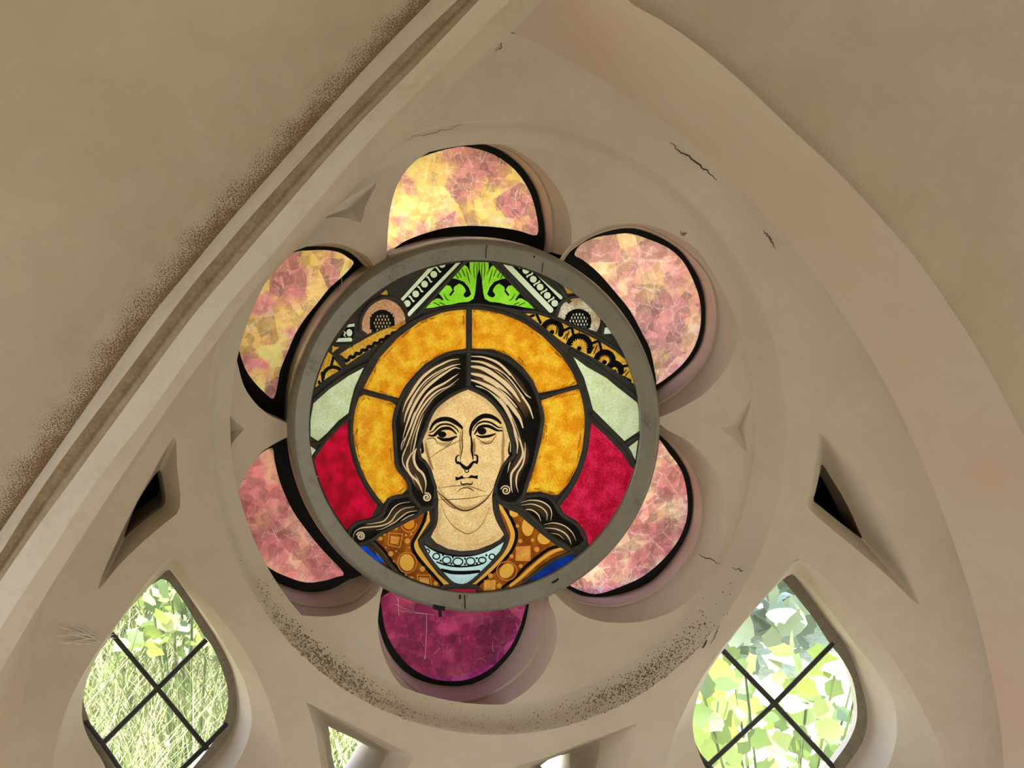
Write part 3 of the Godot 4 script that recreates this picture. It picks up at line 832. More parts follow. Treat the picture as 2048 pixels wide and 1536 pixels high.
func crackle(d: Dictionary) -> ImageTexture:
	var n := 480
	var cell := FastNoiseLite.new()
	cell.noise_type = FastNoiseLite.TYPE_CELLULAR
	cell.cellular_return_type = FastNoiseLite.RETURN_CELL_VALUE
	cell.cellular_jitter = 1.2
	cell.seed = d.seed
	cell.frequency = 0.02
	cell.domain_warp_enabled = true
	cell.domain_warp_amplitude = 9.0
	cell.domain_warp_frequency = 0.012
	cell.fractal_type = FastNoiseLite.FRACTAL_NONE
	var a := l8(cell, n)
	cell.frequency = 0.05
	cell.seed = d.seed + 1
	var b := l8(cell, n)
	cell.cellular_return_type = FastNoiseLite.RETURN_DISTANCE2_SUB
	cell.frequency = 0.022
	cell.seed = d.seed + 2
	var e := l8(cell, n)
	cell.cellular_return_type = FastNoiseLite.RETURN_DISTANCE2_SUB
	cell.frequency = 0.08
	cell.seed = d.seed + 5
	var e2 := l8(cell, n)
	var s := FastNoiseLite.new()
	s.seed = d.seed + 3
	s.frequency = 0.009
	s.fractal_octaves = 4
	var low := l8(s, n)
	s.frequency = 0.05
	s.seed = d.seed + 4
	var fine := l8(s, n)
	var out := PackedByteArray()
	out.resize(n * n * 3)
	var c0: Color = d.tint[0]
	var c1: Color = d.tint[1]
	var pale: Color = d.pale
	for i in n * n:
		var t := clampf((low[i] / 255.0 - 0.5) * 3.0 + d.mix + (a[i] / 255.0 - 0.5) * 0.9, 0.0, 1.0)
		var c := c0.lerp(c1, t)
		var k := 0.92 + 0.32 * (a[i] / 255.0 - 0.5) + 0.32 * (b[i] / 255.0 - 0.5) + 0.16 * (fine[i] / 255.0 - 0.5)
		c = Color(c.r * k, c.g * k, c.b * k)
		var white: float = (clampf(1.0 - e[i] / 14.0, 0.0, 1.0) * 0.8 + clampf(1.0 - e2[i] / 20.0, 0.0, 1.0) * 0.5) * d.line
		white = clampf(white * (fine[i] / 128.0 - 0.2), 0.0, 1.0)
		c = c.lerp(pale, white * 0.75)
		out[i * 3] = int(clampf(c.r, 0, 1) * 255.0)
		out[i * 3 + 1] = int(clampf(c.g, 0, 1) * 255.0)
		out[i * 3 + 2] = int(clampf(c.b, 0, 1) * 255.0)
	# creases: short bent bright hairs, gathered where the film is most crumpled
	var r := RandomNumberGenerator.new()
	r.seed = d.seed
	for i in d.creases:
		var x: float = r.randfn(d.heap[0], d.heap[2]) * n
		var y: float = r.randfn(d.heap[1], d.heap[3]) * n
		var ang := r.randf() * TAU if r.randf() < 0.6 else PI * 0.5 + r.randfn(0.0, 0.3)
		var bend := r.randfn(0.0, 0.05)
		var strong := r.randf_range(0.25, 0.9)
		for k in r.randi_range(8, 46):
			x += cos(ang); y += sin(ang); ang += bend
			var px := int(x); var py := int(y)
			if px < 0 or py < 0 or px >= n or py >= n: break
			var at_ := (py * n + px) * 3
			out[at_] = int(lerpf(out[at_], pale.r * 255.0, strong))
			out[at_ + 1] = int(lerpf(out[at_ + 1], pale.g * 255.0, strong))
			out[at_ + 2] = int(lerpf(out[at_ + 2], pale.b * 255.0, strong))
	return ImageTexture.create_from_image(Image.create_from_data(n, n, false, Image.FORMAT_RGB8, out))

func l8(n: FastNoiseLite, size: int) -> PackedByteArray:
	var im := n.get_image(size, size)
	im.convert(Image.FORMAT_L8)
	return im.get_data()

func stained(tex: Texture2D, rough := 0.4) -> StandardMaterial3D:
	var m := StandardMaterial3D.new()
	m.albedo_texture = tex
	m.roughness = rough
	m.backlight_enabled = true
	m.backlight = Color.WHITE
	m.albedo_color = Color(0.84, 0.84, 0.84)
	m.metallic_specular = 0.25
	return m

# rolled glass that lets part of the daylight straight through and scatters the rest
func rolled(tex: Texture2D) -> StandardMaterial3D:
	var m := stained(tex, 0.36)
	m.backlight = Color(0.8, 0.8, 0.8)
	m.refraction_enabled = true
	m.refraction_scale = 0.02
	m.albedo_color.a = 0.42
	return m

func build_rose_panes() -> void:
	for d in rose:
		var t := thing("rose_glass_lobe", d.label, "glass pane", "six rose-coloured glass lobes round the roundel")
		var poly := curve(v2(d.poly), 3, true)
		var lo := poly[0]
		var hi := poly[0]
		for p in poly:
			lo = lo.min(p); hi = hi.max(p)
		var corner := pt(lo.x, lo.y, Z_GLASS)
		put("pane", pane_mesh(poly, Z_GLASS + 0.002, Vector2(corner.x, corner.y), Vector2(0.29, 0.29)), rolled(crackle(d)), t)
		# the black bedding strip round it
		var n := poly.size()
		var wide := PackedVector2Array()
		var c := Vector2.ZERO
		for p in poly: c += p / n
		for i in n:
			var dd := (poly[(i + 1) % n] - poly[(i - 1 + n) % n]).normalized()
			var nn := Vector2(-dd.y, dd.x)
			if nn.dot(poly[i] - c) < 0.0: nn = -nn
			if Geometry2D.is_point_in_polygon(poly[i] + nn * 3.0, poly): nn = -nn
			wide.append(poly[i] + nn * 10.0)
		var e := put("bedding_strip", loft([lift(poly, Z_GLASS + 0.004), lift(wide, Z_GLASS + 0.001)], true), M.putty, t)
		e.set_meta("label", "black putty bedding round the pane")

# ------------------------------------------------------------------ the two clear leaded lights
func build_leaded_lights() -> void:
	var names := ["pointed clear leaded light showing tall grass outside, next to the arch rib", "pointed clear leaded light showing sunlit leaves outside"]
	var came_lines := [
		[[130, 1155, 226, 1270, 315, 1377, 410, 1493, 480, 1578], [500, 1195, 416, 1276, 315, 1377, 205, 1487, 110, 1582], [120, 1375, 205, 1487, 300, 1628, 340, 1690], [500, 1398, 410, 1493, 300, 1600, 220, 1680]],
		[[1370, 1222, 1451, 1306, 1549, 1407, 1668, 1536, 1740, 1615], [1740, 1211, 1662, 1291, 1549, 1407, 1416, 1531, 1340, 1605], [1320, 1430, 1416, 1531, 1500, 1625, 1560, 1690], [1760, 1440, 1668, 1536, 1560, 1640, 1500, 1700]]]
	for t in 2:
		var o := thing("leaded_light", names[t], "window", "pointed leaded lights under the rosette")
		var glass := curve(v2(tear_glass[t]), 3, true)
		# quarries: the glass cut along the cames
		var pieces := [glass]
		for line in came_lines[t].slice(0, 4):
			var l := v2(line)
			var cut := PackedVector2Array()
			var back := PackedVector2Array()
			for i in l.size():
				var dd := (l[mini(i + 1, l.size() - 1)] - l[maxi(i - 1, 0)]).normalized()
				cut.append(l[i] + Vector2(-dd.y, dd.x) * 0.7)
				back.append(l[i] - Vector2(-dd.y, dd.x) * 0.7)
			back.reverse()
			cut.append_array(back)
			var next := []
			for p in pieces:
				for q in Geometry2D.clip_polygons(p, cut): next.append(q)
			pieces = next
		for p in pieces:
			if p.size() < 3: continue
			put("pane", pane_mesh(p, Z_GLASS + 0.003, Vector2.ZERO, Vector2.ONE), M.clear, o)
		for line in came_lines[t]:
			var l := resample(v2(line), 60)
			var inside := PackedVector2Array()
			for p in l:
				if Geometry2D.is_point_in_polygon(p, Geometry2D.offset_polygon(glass, 8.0)[0]): inside.append(p)
			if inside.size() > 1: put("lead_came", ridge(inside, 11.0, Z_GLASS + 0.002, 0.006), M.lead, o)
		var n := 140
		var a := closed_resample(glass, n)
		var b := closed_resample(curve(v2(tear_back[t]), 5, true), n)
		for i in n: b[i] = b[i] + (b[i] - a[i]).limit_length(6.0)
		put("edge_lead", loft([lift(a, Z_GLASS + 0.006), lift(b, Z_GLASS + 0.002)], true), M.old_putty, o)

# ------------------------------------------------------------------ the painted roundel
const ART_N := 1360            # dots across the painted sheet
const ART_S := 0.48            # its size in metres
var art_o := Vector2.ZERO      # its top corner on the glass plane (metres)
var buf: PackedByteArray

func spot(x: int, y: int, c: Color, a: float) -> void:
	if x < 0 or y < 0 or x >= ART_N or y >= ART_N or a <= 0.0: return
	var i := (y * ART_N + x) * 3
	buf[i] = int(lerpf(buf[i], c.r * 255.0, a))
	buf[i + 1] = int(lerpf(buf[i + 1], c.g * 255.0, a))
	buf[i + 2] = int(lerpf(buf[i + 2], c.b * 255.0, a))

# o: origin and scale of the enlarged note the points were read from
func at(o: Array, x: float, y: float) -> Vector2:
	return Vector2(o[0] + x * o[2], o[1] + y * o[2])

func pts(o: Array, a: Array) -> PackedVector2Array:
	var r := PackedVector2Array()
	for i in range(0, a.size(), 2): r.append(at(o, a[i], a[i + 1]))
	return r

# brush stroke; w in the note's own units; ends: share of the width left at both ends
func dot(p: Vector2) -> Vector2:
	var w := pt(p.x, p.y, Z_ART)
	return Vector2(w.x - art_o.x, art_o.y - w.y) * (ART_N / ART_S)

func stroke(o: Array, a: Array, w: float, c: Color, ends := 0.35, alpha := 1.0) -> void:
	var line := curve(pts(o, a), 8) if a.size() > 4 else pts(o, a)
	var k := dot(Vector2(960, 853)).x - dot(Vector2(959, 853)).x
	var n := line.size()
	for i in n - 1:
		var p := dot(line[i])
		var q := dot(line[i + 1])
		var t := (i + 0.5) / (n - 1)
		var r: float = w * 1.25 * float(o[2]) * k * 0.5 * lerpf(ends, 1.0, minf(1.0, 3.2 * minf(t, 1.0 - t)))
		var lo := p.min(q) - Vector2(r + 1, r + 1)
		var hi := p.max(q) + Vector2(r + 1, r + 1)
		for y in range(int(lo.y), int(hi.y) + 1):
			for x in range(int(lo.x), int(hi.x) + 1):
				var d := Vector2(x, y).distance_to(Geometry2D.get_closest_point_to_segment(Vector2(x, y), p, q))
				spot(x, y, c, clampf(r + 0.5 - d, 0.0, 1.0) * alpha)

func blob(o: Array, cx: float, cy: float, rx: float, ry: float, c: Color, turn := 0.0) -> void:
	var a := PackedVector2Array()
	for i in 28:
		var t := TAU * i / 28.0
		a.append(at(o, cx + rx * cos(t) * cos(turn) - ry * sin(t) * sin(turn), cy + rx * cos(t) * sin(turn) + ry * sin(t) * cos(turn)))
	flood(a, c, c, 0.0)

func hoop(o: Array, cx: float, cy: float, rx: float, ry: float, w: float, c: Color, a0 := 0.0, a1 := 360.0) -> void:
	var a := []
	for i in 29:
		var t := deg_to_rad(lerpf(a0, a1, i / 28.0))
		a.append(cx + rx * cos(t)); a.append(cy + ry * sin(t))
	stroke(o, a, w, c, 1.0)

func spiral(o: Array, cx: float, cy: float, r0: float, r1: float, a0: float, turns: float, w: float, c: Color) -> void:
	var a := []
	for i in 25:
		var t := deg_to_rad(a0) + TAU * turns * i / 24.0
		var r := lerpf(r0, r1, i / 24.0)
		a.append(cx + r * cos(t)); a.append(cy + r * sin(t))
	stroke(o, a, w, c, 0.8)

var grain: PackedByteArray
var cloud: PackedByteArray

# fills a polygon (pixels) with glass that wavers between two colours
func flood(poly: PackedVector2Array, c0: Color, c1: Color, speck := 0.25) -> void:
	var q := PackedVector2Array()
	var y0 := 1e9
	var y1 := -1e9
	for p in poly:
		var s := dot(p)
		q.append(s)
		y0 = minf(y0, s.y); y1 = maxf(y1, s.y)
	for y in range(maxi(0, int(y0)), mini(ART_N - 1, int(y1) + 1) + 1):
		var xs := []
		var yy := y + 0.5
		for i in q.size():
			var a := q[i]
			var b := q[(i + 1) % q.size()]
			if (a.y <= yy) != (b.y <= yy): xs.append(a.x + (yy - a.y) / (b.y - a.y) * (b.x - a.x))
		xs.sort()
		for j in range(0, xs.size() - 1, 2):
			for x in range(maxi(0, int(round(xs[j]))), mini(ART_N, int(round(xs[j + 1])))):
				var g := (y % 512) * 512 + (x % 512)
				var t := clampf((cloud[g] / 255.0 - 0.5) * 2.0 + 0.5, 0.0, 1.0)
				var f := 1.0 + (grain[g] / 255.0 - 0.5) * speck
				var i := (y * ART_N + x) * 3
				buf[i] = clampi(int(lerpf(c0.r, c1.r, t) * f * 255.0), 0, 255)
				buf[i + 1] = clampi(int(lerpf(c0.g, c1.g, t) * f * 255.0), 0, 255)
				buf[i + 2] = clampi(int(lerpf(c0.b, c1.b, t) * f * 255.0), 0, 255)

func circle_pts(a0: float, a1: float, n := 14, r := 329.0) -> PackedVector2Array:
	return v2(arc(950, 853, r, a0, a1, n))

func halo_pts(a0: float, a1: float, n := 14, r := 243.0) -> PackedVector2Array:
	return v2(arc(938, 851, r, a0, a1, n))

func joined(parts: Array) -> PackedVector2Array:
	var r := PackedVector2Array()
	for p in parts: r.append_array(p)
	return r

var panes := {}
var garden_leaf: Material

func note_panes() -> void:
	panes.halo = [
		v2([932, 617, 890, 623, 840, 643, 795, 676, 760, 715, 738, 755, 727, 777, 765, 788, 801, 797, 812, 772, 830, 748, 850, 728, 880, 710, 905, 702, 932, 698]),
		v2([944, 617, 990, 622, 1040, 641, 1085, 672, 1122, 710, 1148, 750, 1158, 768, 1120, 778, 1076, 786, 1062, 755, 1045, 733, 1020, 712, 985, 698, 944, 697]),
		v2([718, 795, 728, 789, 757, 797, 781, 803, 793, 811, 789, 838, 787, 877, 789, 916, 797, 942, 815, 967, 816, 977, 804, 988, 785, 994, 769, 1012, 746, 992, 726, 959, 714, 932, 707, 897, 706, 854, 710, 819]),
		v2([1163, 777, 1168, 785, 1170, 819, 1169, 858, 1165, 897, 1155, 932, 1137, 967, 1116, 990, 1104, 990, 1081, 983, 1051, 985, 1055, 971, 1067, 942, 1075, 912, 1084, 877, 1088, 850, 1086, 824, 1082, 801, 1106, 793, 1135, 783])]
	panes.hair = [
		v2([932, 707, 913, 708, 889, 715, 866, 727, 846, 743, 829, 761, 814, 781, 803, 803, 796, 824, 792, 846, 793, 870, 795, 905, 798, 930, 809, 946, 820, 963, 824, 985, 835, 1002, 845, 1011, 862, 1010, 867, 995, 868, 975, 862, 957, 857, 940, 848, 926, 838, 918, 834, 900, 838, 880, 848, 856, 854, 838, 862, 822, 876, 806, 898, 790, 916, 780, 931, 770]),
		v2([942, 707, 967, 708, 997, 715, 1020, 727, 1042, 746, 1057, 765, 1069, 788, 1076, 812, 1080, 836, 1077, 860, 1072, 885, 1065, 920, 1057, 945, 1049, 970, 1042, 990, 1032, 1000, 1020, 1003, 1002, 998, 995, 988, 994, 972, 1002, 950, 1008, 934, 1018, 922, 1028, 908, 1028, 888, 1022, 866, 1016, 846, 1006, 826, 992, 808, 976, 792, 955, 780, 942, 770])]
	panes.face = [v2([936, 778, 921, 785, 902, 794, 884, 808, 871, 820, 863, 834, 858, 848, 852, 862, 843, 882, 838, 896, 841, 914, 846, 921, 854, 924, 860, 934, 865, 948, 869, 962, 874, 980, 877, 1000, 876, 1030, 870, 1056, 862, 1074, 873, 1086, 897, 1098, 922, 1102, 952, 1100, 981, 1089, 1000, 1079, 1009, 1068, 1004, 1054, 992, 1035, 985, 1013, 984, 990, 990, 970, 997, 952, 1004, 936, 1010, 922, 1018, 918, 1025, 908, 1025, 892, 1018, 868, 1012, 850, 1000, 828, 986, 810, 970, 796, 952, 785])]
	panes.lock = [
		v2([771, 1012, 779, 1001, 795, 996, 813, 993, 838, 1016, 834, 1026, 812, 1037, 784, 1052, 760, 1063, 743, 1076, 727, 1081, 714, 1086, 704, 1081, 699, 1070, 706, 1057, 718, 1048, 738, 1044, 757, 1040, 769, 1028]),
		v2([1040, 1006, 1053, 997, 1076, 993, 1094, 997, 1107, 1009, 1113, 1021, 1128, 1036, 1151, 1052, 1164, 1069, 1168, 1080, 1158, 1090, 1144, 1096, 1123, 1081, 1098, 1066, 1079, 1043, 1058, 1024, 1044, 1013])]
	panes.robe = [
		joined([v2([858, 1022, 860, 1042, 850, 1057, 835, 1080, 838, 1094, 856, 1122, 877, 1149, 899, 1168, 884, 1172]), circle_pts(103, 126, 8), v2([744, 1084, 764, 1070, 788, 1058, 815, 1043, 842, 1030])]),
		joined([v2([998, 1008, 1009, 1016, 1034, 1026, 1062, 1051, 1084, 1069, 1114, 1092, 1138, 1104, 1095, 1126, 1060, 1150]), circle_pts(74, 87, 6), v2([942, 1170, 970, 1142, 1001, 1110, 1018, 1081, 1016, 1068, 1008, 1045, 1000, 1024])])]
	panes.collar = [v2([847, 1086, 866, 1098, 897, 1108, 922, 1111, 952, 1109, 985, 1098, 1008, 1084, 1000, 1102, 968, 1138, 940, 1164, 921, 1170, 905, 1164, 880, 1140, 860, 1114])]
	panes.clasp = [v2([886, 1179, 952, 1179, 952, 1185, 887, 1185])]
	panes.mantle = [joined([v2([724, 1091, 735, 1095, 750, 1111, 762, 1125]), circle_pts(125, 133.5, 4, 334.0)]), joined([v2([1143, 1107, 1125, 1114, 1090, 1134, 1052, 1162]), circle_pts(68, 52, 5)])]
	panes.crimson = [
		joined([halo_pts(183, 139, 14), v2([742, 1035, 726, 1040, 706, 1050]), circle_pts(141, 168, 10), v2([649, 886, 670, 862, 690, 846])]),
		joined([v2([1183, 846, 1213, 873, 1241, 903, 1262, 934]), circle_pts(15, 46, 12), v2([1154, 1042, 1129, 1028, 1119, 1010]), halo_pts(41, 2, 12)])]
	panes.pale = [
		v2([728, 735, 697, 752, 658, 779, 627, 807, 621, 840, 621, 872, 636, 882, 654, 866, 677, 841, 697, 826, 701, 805, 709, 775]),
		v2([1147, 714, 1174, 734, 1213, 756, 1233, 773, 1274, 805, 1278, 820, 1278, 862, 1249, 882, 1225, 858, 1186, 819, 1178, 789, 1168, 755]),
		v2([621, 893, 632, 900, 624, 914]), v2([1276, 880, 1270, 922, 1254, 897])]
	panes.leaf = [joined([v2([848, 620, 932, 527]), circle_pts(267.5, 275.5, 6), v2([1068, 617, 1040, 620, 1000, 612, 960, 607, 920, 608, 880, 614])])]
	panes.bead = [
		joined([v2([818, 634, 797, 603, 857, 536]), circle_pts(253.5, 265, 4)]), joined([v2([1101, 627, 1002, 525]), circle_pts(279.5, 291, 4), v2([1126, 594, 1116, 614])]),
		v2([697, 649, 709, 647, 709, 668, 703, 683, 672, 684]), v2([1214, 640, 1229, 667, 1207, 668, 1210, 655])]
	panes.amber = [
		v2([810, 642, 755, 664, 701, 694, 678, 709, 687, 720, 693, 730, 716, 714, 745, 695, 775, 677, 800, 656]),
		joined([v2([670, 716, 684, 738, 654, 756, 632, 774]), circle_pts(194, 207, 5)]),
		v2([665, 692, 684, 690, 664, 706]),
		joined([v2([1051, 627, 1073, 628, 1116, 642, 1194, 680, 1230, 702]), circle_pts(-24, -15, 5), v2([1225, 738, 1184, 714, 1125, 684, 1086, 653])]),
		v2([761, 589, 773, 579, 776, 590]), v2([1122, 563, 1152, 586, 1135, 587])]
	panes.shell = [joined([v2(arc(766, 643, 45, 158, 378, 16)), v2([775, 654, 735, 668])]), joined([v2(arc(1157, 638, 44, 172, 395, 16)), v2([1150, 650, 1120, 636])])]

func paint() -> void:
	buf = PackedByteArray()
	buf.resize(ART_N * ART_N * 3)
	buf.fill(10)
	grain = noise_image(51, 0.09, 3).get_data()
	cloud = noise_image(57, 0.012, 4).get_data()
	var ink := rgb(10, 8, 6)
	var brown := rgb(88, 52, 24)
	var c1 := [560.0, 480.0, 0.19531]
	var c2 := [940.0, 480.0, 0.19531]
	var c3 := [560.0, 760.0, 0.19531]
	var c4 := [940.0, 760.0, 0.19531]
	var c5 := [600.0, 960.0, 0.19531]
	var c6 := [900.0, 960.0, 0.19531]
	var c7 := [780.0, 680.0, 0.15625]
	var c8 := [800.0, 820.0, 0.13672]
	var g := func(a: Array, c0: Color, k1: Color, s: float, over := 6.0) -> void:
		for p in a:
			for q in Geometry2D.offset_polygon(p, over): flood(q, c0, k1, s)
	g.call(panes.halo, rgb(255, 190, 44), rgb(232, 142, 18), 0.2)
	for p in panes.halo:  # scratchy brown matting along the leads
		for i in 46:
			var k: int = rng.randi() % int(p.size())
			var a: Vector2 = p[k].lerp(p[(k + 1) % p.size()], rng.randf())
			var cen := Vector2.ZERO
			for q in p: cen += q / p.size()
			var inw: Vector2 = a + (cen - a).normalized() * rng.randf_range(1, 9)
			var d: Vector2 = (p[(k + 1) % p.size()] - p[k]).normalized() * rng.randf_range(4, 14)
			stroke([0, 0, 1], [inw.x, inw.y, inw.x + d.x + rng.randf_range(-2, 2), inw.y + d.y + rng.randf_range(-2, 2)], rng.randf_range(0.8, 2.2), rgb(130, 62, 6), 0.3, 0.55)
	for p in panes.halo:
		var a := []
		for q in p: a.append_array([q.x, q.y])
		a.append_array([p[0].x, p[0].y])
		stroke([0, 0, 1], a, 13.0, rgb(176, 92, 10), 1.0, 0.028)
		stroke([0, 0, 1], a, 5.0, rgb(120, 56, 4), 1.0, 0.07)
	g.call(panes.face, rgb(248, 204, 134), rgb(236, 184, 114), 0.22)
	g.call(panes.hair, rgb(18, 12, 8), rgb(14, 10, 6), 0.0)
	g.call(panes.lock, rgb(18, 12, 8), rgb(14, 10, 6), 0.0)
	g.call(panes.robe, rgb(172, 92, 16), rgb(132, 62, 8), 0.3)
	g.call(panes.collar, rgb(216, 234, 208), rgb(206, 226, 200), 0.12)
	g.call(panes.clasp, rgb(226, 24, 50), rgb(210, 20, 44), 0.1)
	flood(Geometry2D.offset_polygon(panes.mantle[0], 5.0)[0], rgb(0, 100, 226), rgb(0, 70, 180), 0.2)
	flood(Geometry2D.offset_polygon(panes.mantle[1], 5.0)[0], rgb(14, 52, 140), rgb(20, 40, 100), 0.2)
	flood(Geometry2D.offset_polygon(panes.crimson[0], 5.0)[0], rgb(226, 0, 54), rgb(168, 0, 22), 0.12)
	flood(Geometry2D.offset_polygon(panes.crimson[1], 5.0)[0], rgb(226, 34, 72), rgb(186, 14, 42), 0.5)
	g.call(panes.pale, rgb(230, 234, 182), rgb(216, 220, 160), 0.16)
	g.call(panes.leaf, ink, ink, 0.0)
	g.call(panes.bead, ink, ink, 0.0)
	g.call(panes.amber, rgb(244, 190, 60), rgb(216, 150, 48), 0.35)
	flood(Geometry2D.offset_polygon(panes.shell[0], 4.0)[0], rgb(226, 170, 128), rgb(208, 150, 110), 0.3)
	flood(Geometry2D.offset_polygon(panes.shell[1], 4.0)[0], rgb(232, 214, 192), rgb(190, 156, 116), 0.4)
	# hair
	var lit := rgb(232, 192, 138)
	var tan := rgb(112, 78, 46)
	for s in [[c7, [860, 260, 640, 360, 460, 500, 330, 660, 230, 860, 180, 1080], 170], [c7, [800, 520, 560, 680, 420, 860, 320, 1080, 250, 1300, 200, 1500], 120], [c7, [1040, 360, 1250, 420, 1450, 560, 1600, 740, 1700, 940], 300], [c7, [1480, 860, 1580, 1100, 1650, 1330], 110],
			[c3, [1380, 700, 1310, 860, 1400, 1000, 1450, 1120], 110], [c4, [530, 620, 540, 780, 470, 920, 440, 1100], 110], [c5, [1180, 290, 1020, 320, 920, 420, 760, 460, 600, 520], 90], [c6, [740, 260, 920, 270, 1000, 380], 90], [c6, [980, 480, 1120, 500, 1240, 620], 80]]:
		stroke(s[0], s[1], s[2], tan, 0.5, 0.12)
	for s in [[[880, 240, 760, 262, 640, 322, 520, 392, 420, 472, 340, 572, 270, 682, 200, 802, 160, 920], 40], [[900, 306, 780, 334, 640, 404, 500, 494, 400, 594, 320, 704, 250, 832, 200, 952, 180, 1050], 44],
			[[896, 366, 820, 356, 700, 424, 560, 524, 450, 624, 360, 744, 290, 872, 240, 1002, 200, 1122, 160, 1260], 40], [[890, 410, 840, 452, 700, 548, 560, 624, 450, 724, 380, 834, 310, 962, 260, 1102, 210, 1222, 150, 1400], 36],
			[[880, 492, 760, 586, 620, 648, 520, 728, 430, 836, 360, 954, 310, 1082, 260, 1232, 220, 1332, 170, 1480], 28], [[840, 560, 700, 634, 560, 734, 480, 834, 400, 954, 350, 1082, 300, 1222, 270, 1352, 260, 1450], 13],
			[[430, 950, 384, 1062, 346, 1182, 322, 1302, 296, 1422, 282, 1530], 20]]:
		stroke(c7, s[0], s[1] * 0.72, lit, 0.15)
	for s in [[860, 324, 912, 346, 900, 400, 800, 462, 650, 536, 560, 600], [820, 372, 862, 384, 830, 424, 720, 480, 640, 530], [720, 300, 600, 360, 470, 460, 380, 570, 300, 690], [700, 372, 560, 456, 440, 556, 350, 680, 280, 800],
			[600, 560, 480, 660, 390, 780, 320, 920]]:
		stroke(c7, s, 9, ink, 0.4)
	for s in [[[1400, 700, 1340, 760, 1300, 860, 1330, 960, 1400, 1030, 1440, 1100, 1462, 1160], 24], [[1440, 640, 1386, 720, 1372, 820, 1404, 900, 1462, 960, 1492, 1050, 1482, 1150], 26], [[1340, 620, 1274, 720, 1252, 820, 1282, 900, 1340, 980, 1384, 1080], 12],
			[[1300, 560, 1250, 640, 1236, 720], 10], [[1380, 960, 1420, 1040, 1440, 1130], 8]]:
		stroke(c3, s[0], s[1] * 0.72, lit, 0.15)
	spiral(c3, 1500, 1200, 46, 8, 250, 1.6, 13, lit)
	for s in [[[1020, 205, 1200, 220, 1380, 292, 1520, 422, 1620, 562, 1720, 682, 1800, 740], 34], [[1020, 265, 1180, 286, 1330, 356, 1480, 466, 1600, 596, 1700, 724, 1780, 856, 1830, 1000], 46], [[1020, 335, 1170, 358, 1320, 436, 1450, 536, 1570, 656, 1660, 784], 62],
			[[1020, 425, 1150, 456, 1300, 526, 1420, 616, 1540, 746, 1620, 856], 66], [[1020, 505, 1150, 546, 1300, 616, 1420, 706, 1500, 796, 1590, 904, 1660, 1004, 1700, 1120], 60], [[1100, 586, 1250, 636, 1380, 746, 1470, 856, 1540, 984, 1600, 1124, 1650, 1254, 1700, 1400], 48],
			[[1500, 900, 1570, 1054, 1600, 1204, 1630, 1334, 1624, 1450], 28]]:
		stroke(c7, s[0], s[1] * 0.74, lit, 0.3)
	for s in [[[1020, 232, 1190, 248, 1370, 322, 1510, 442, 1600, 562], 11], [[1020, 298, 1180, 320, 1320, 394, 1460, 504], 11], [[1020, 378, 1160, 404, 1310, 480, 1440, 574, 1560, 694], 11], [[1020, 446, 1140, 478, 1200, 500], 9], [[1020, 470, 1100, 496], 8], [[1240, 440, 1330, 490, 1390, 530], 8],
			[[1030, 544, 1160, 584, 1300, 662, 1400, 744], 12], [[1390, 612, 1500, 694, 1600, 804, 1680, 924, 1750, 1084], 15], [[1500, 832, 1590, 964, 1640, 1084, 1690, 1204, 1760, 1334], 17], [[1540, 460, 1640, 600, 1740, 740, 1820, 880], 22], [[1360, 380, 1460, 450, 1560, 560, 1680, 720], 13],
			[[1560, 1000, 1620, 1160, 1660, 1300, 1680, 1440], 10], [[1280, 350, 1400, 410, 1500, 500], 9]]:
		stroke(c7, s[0], s[1], ink, 0.4)
	for s in [[[480, 560, 522, 660, 540, 760, 492, 860, 424, 960, 420, 1080, 432, 1150], 26], [[562, 640, 562, 740, 540, 860, 484, 960, 472, 1060, 492, 1150], 20], [[444, 760, 404, 860, 384, 950], 12]]:
		stroke(c4, s[0], s[1] * 0.72, lit, 0.2)
	spiral(c4, 365, 1130, 52, 8, 200, 1.7, 11, lit)
	for s in [[[1130, 222, 1020, 242, 950, 292, 900, 372, 850, 422, 760, 442, 680, 452], 13], [[1170, 272, 1060, 292, 990, 342, 940, 412, 880, 452, 800, 472, 700, 482, 620, 492, 560, 532, 540, 600], 15], [[1200, 312, 1100, 332, 1030, 382, 970, 432, 900, 474], 13], [[1220, 342, 1130, 362, 1060, 402, 1000, 446], 11], [[960, 420, 900, 470, 840, 500, 780, 510], 8]]:
		stroke(c5, s[0], s[1] * 0.72, lit, 0.3)
	spiral(c5, 620, 575, 44, 8, 200, 1.6, 14, lit)
	for s in [[[720, 232, 820, 206, 930, 218, 1010, 268, 1040, 338, 1030, 410], 15], [[720, 258, 840, 246, 940, 284, 990, 342, 990, 412], 13], [[740, 304, 830, 304, 900, 352, 930, 422], 15], [[960, 456, 1060, 438, 1170, 468, 1250, 538, 1290, 622], 13], [[970, 490, 1080, 500, 1170, 540, 1220, 602, 1240, 660], 15], [[1020, 540, 1110, 560, 1170, 610], 8]]:
		stroke(c6, s[0], s[1] * 0.72, lit, 0.3)
	# face: a thin brown wash round the hairline and jaw, soft shading strokes, then ink
	for s in [[c7, [985, 640, 860, 700, 720, 790, 600, 900, 520, 1060, 470, 1250, 480, 1450], 90], [c7, [985, 640, 1150, 720, 1300, 830, 1410, 960, 1470, 1150, 1480, 1350], 80], [c5, [1420, 300, 1430, 420, 1380, 560, 1500, 660, 1700, 690, 1900, 650, 2020, 560], 60], [c8, [600, 1260, 760, 1420, 950, 1490, 1150, 1410, 1320, 1230], 50]]:
		stroke(s[0], s[1], s[2], rgb(150, 100, 56), 0.6, 0.03)
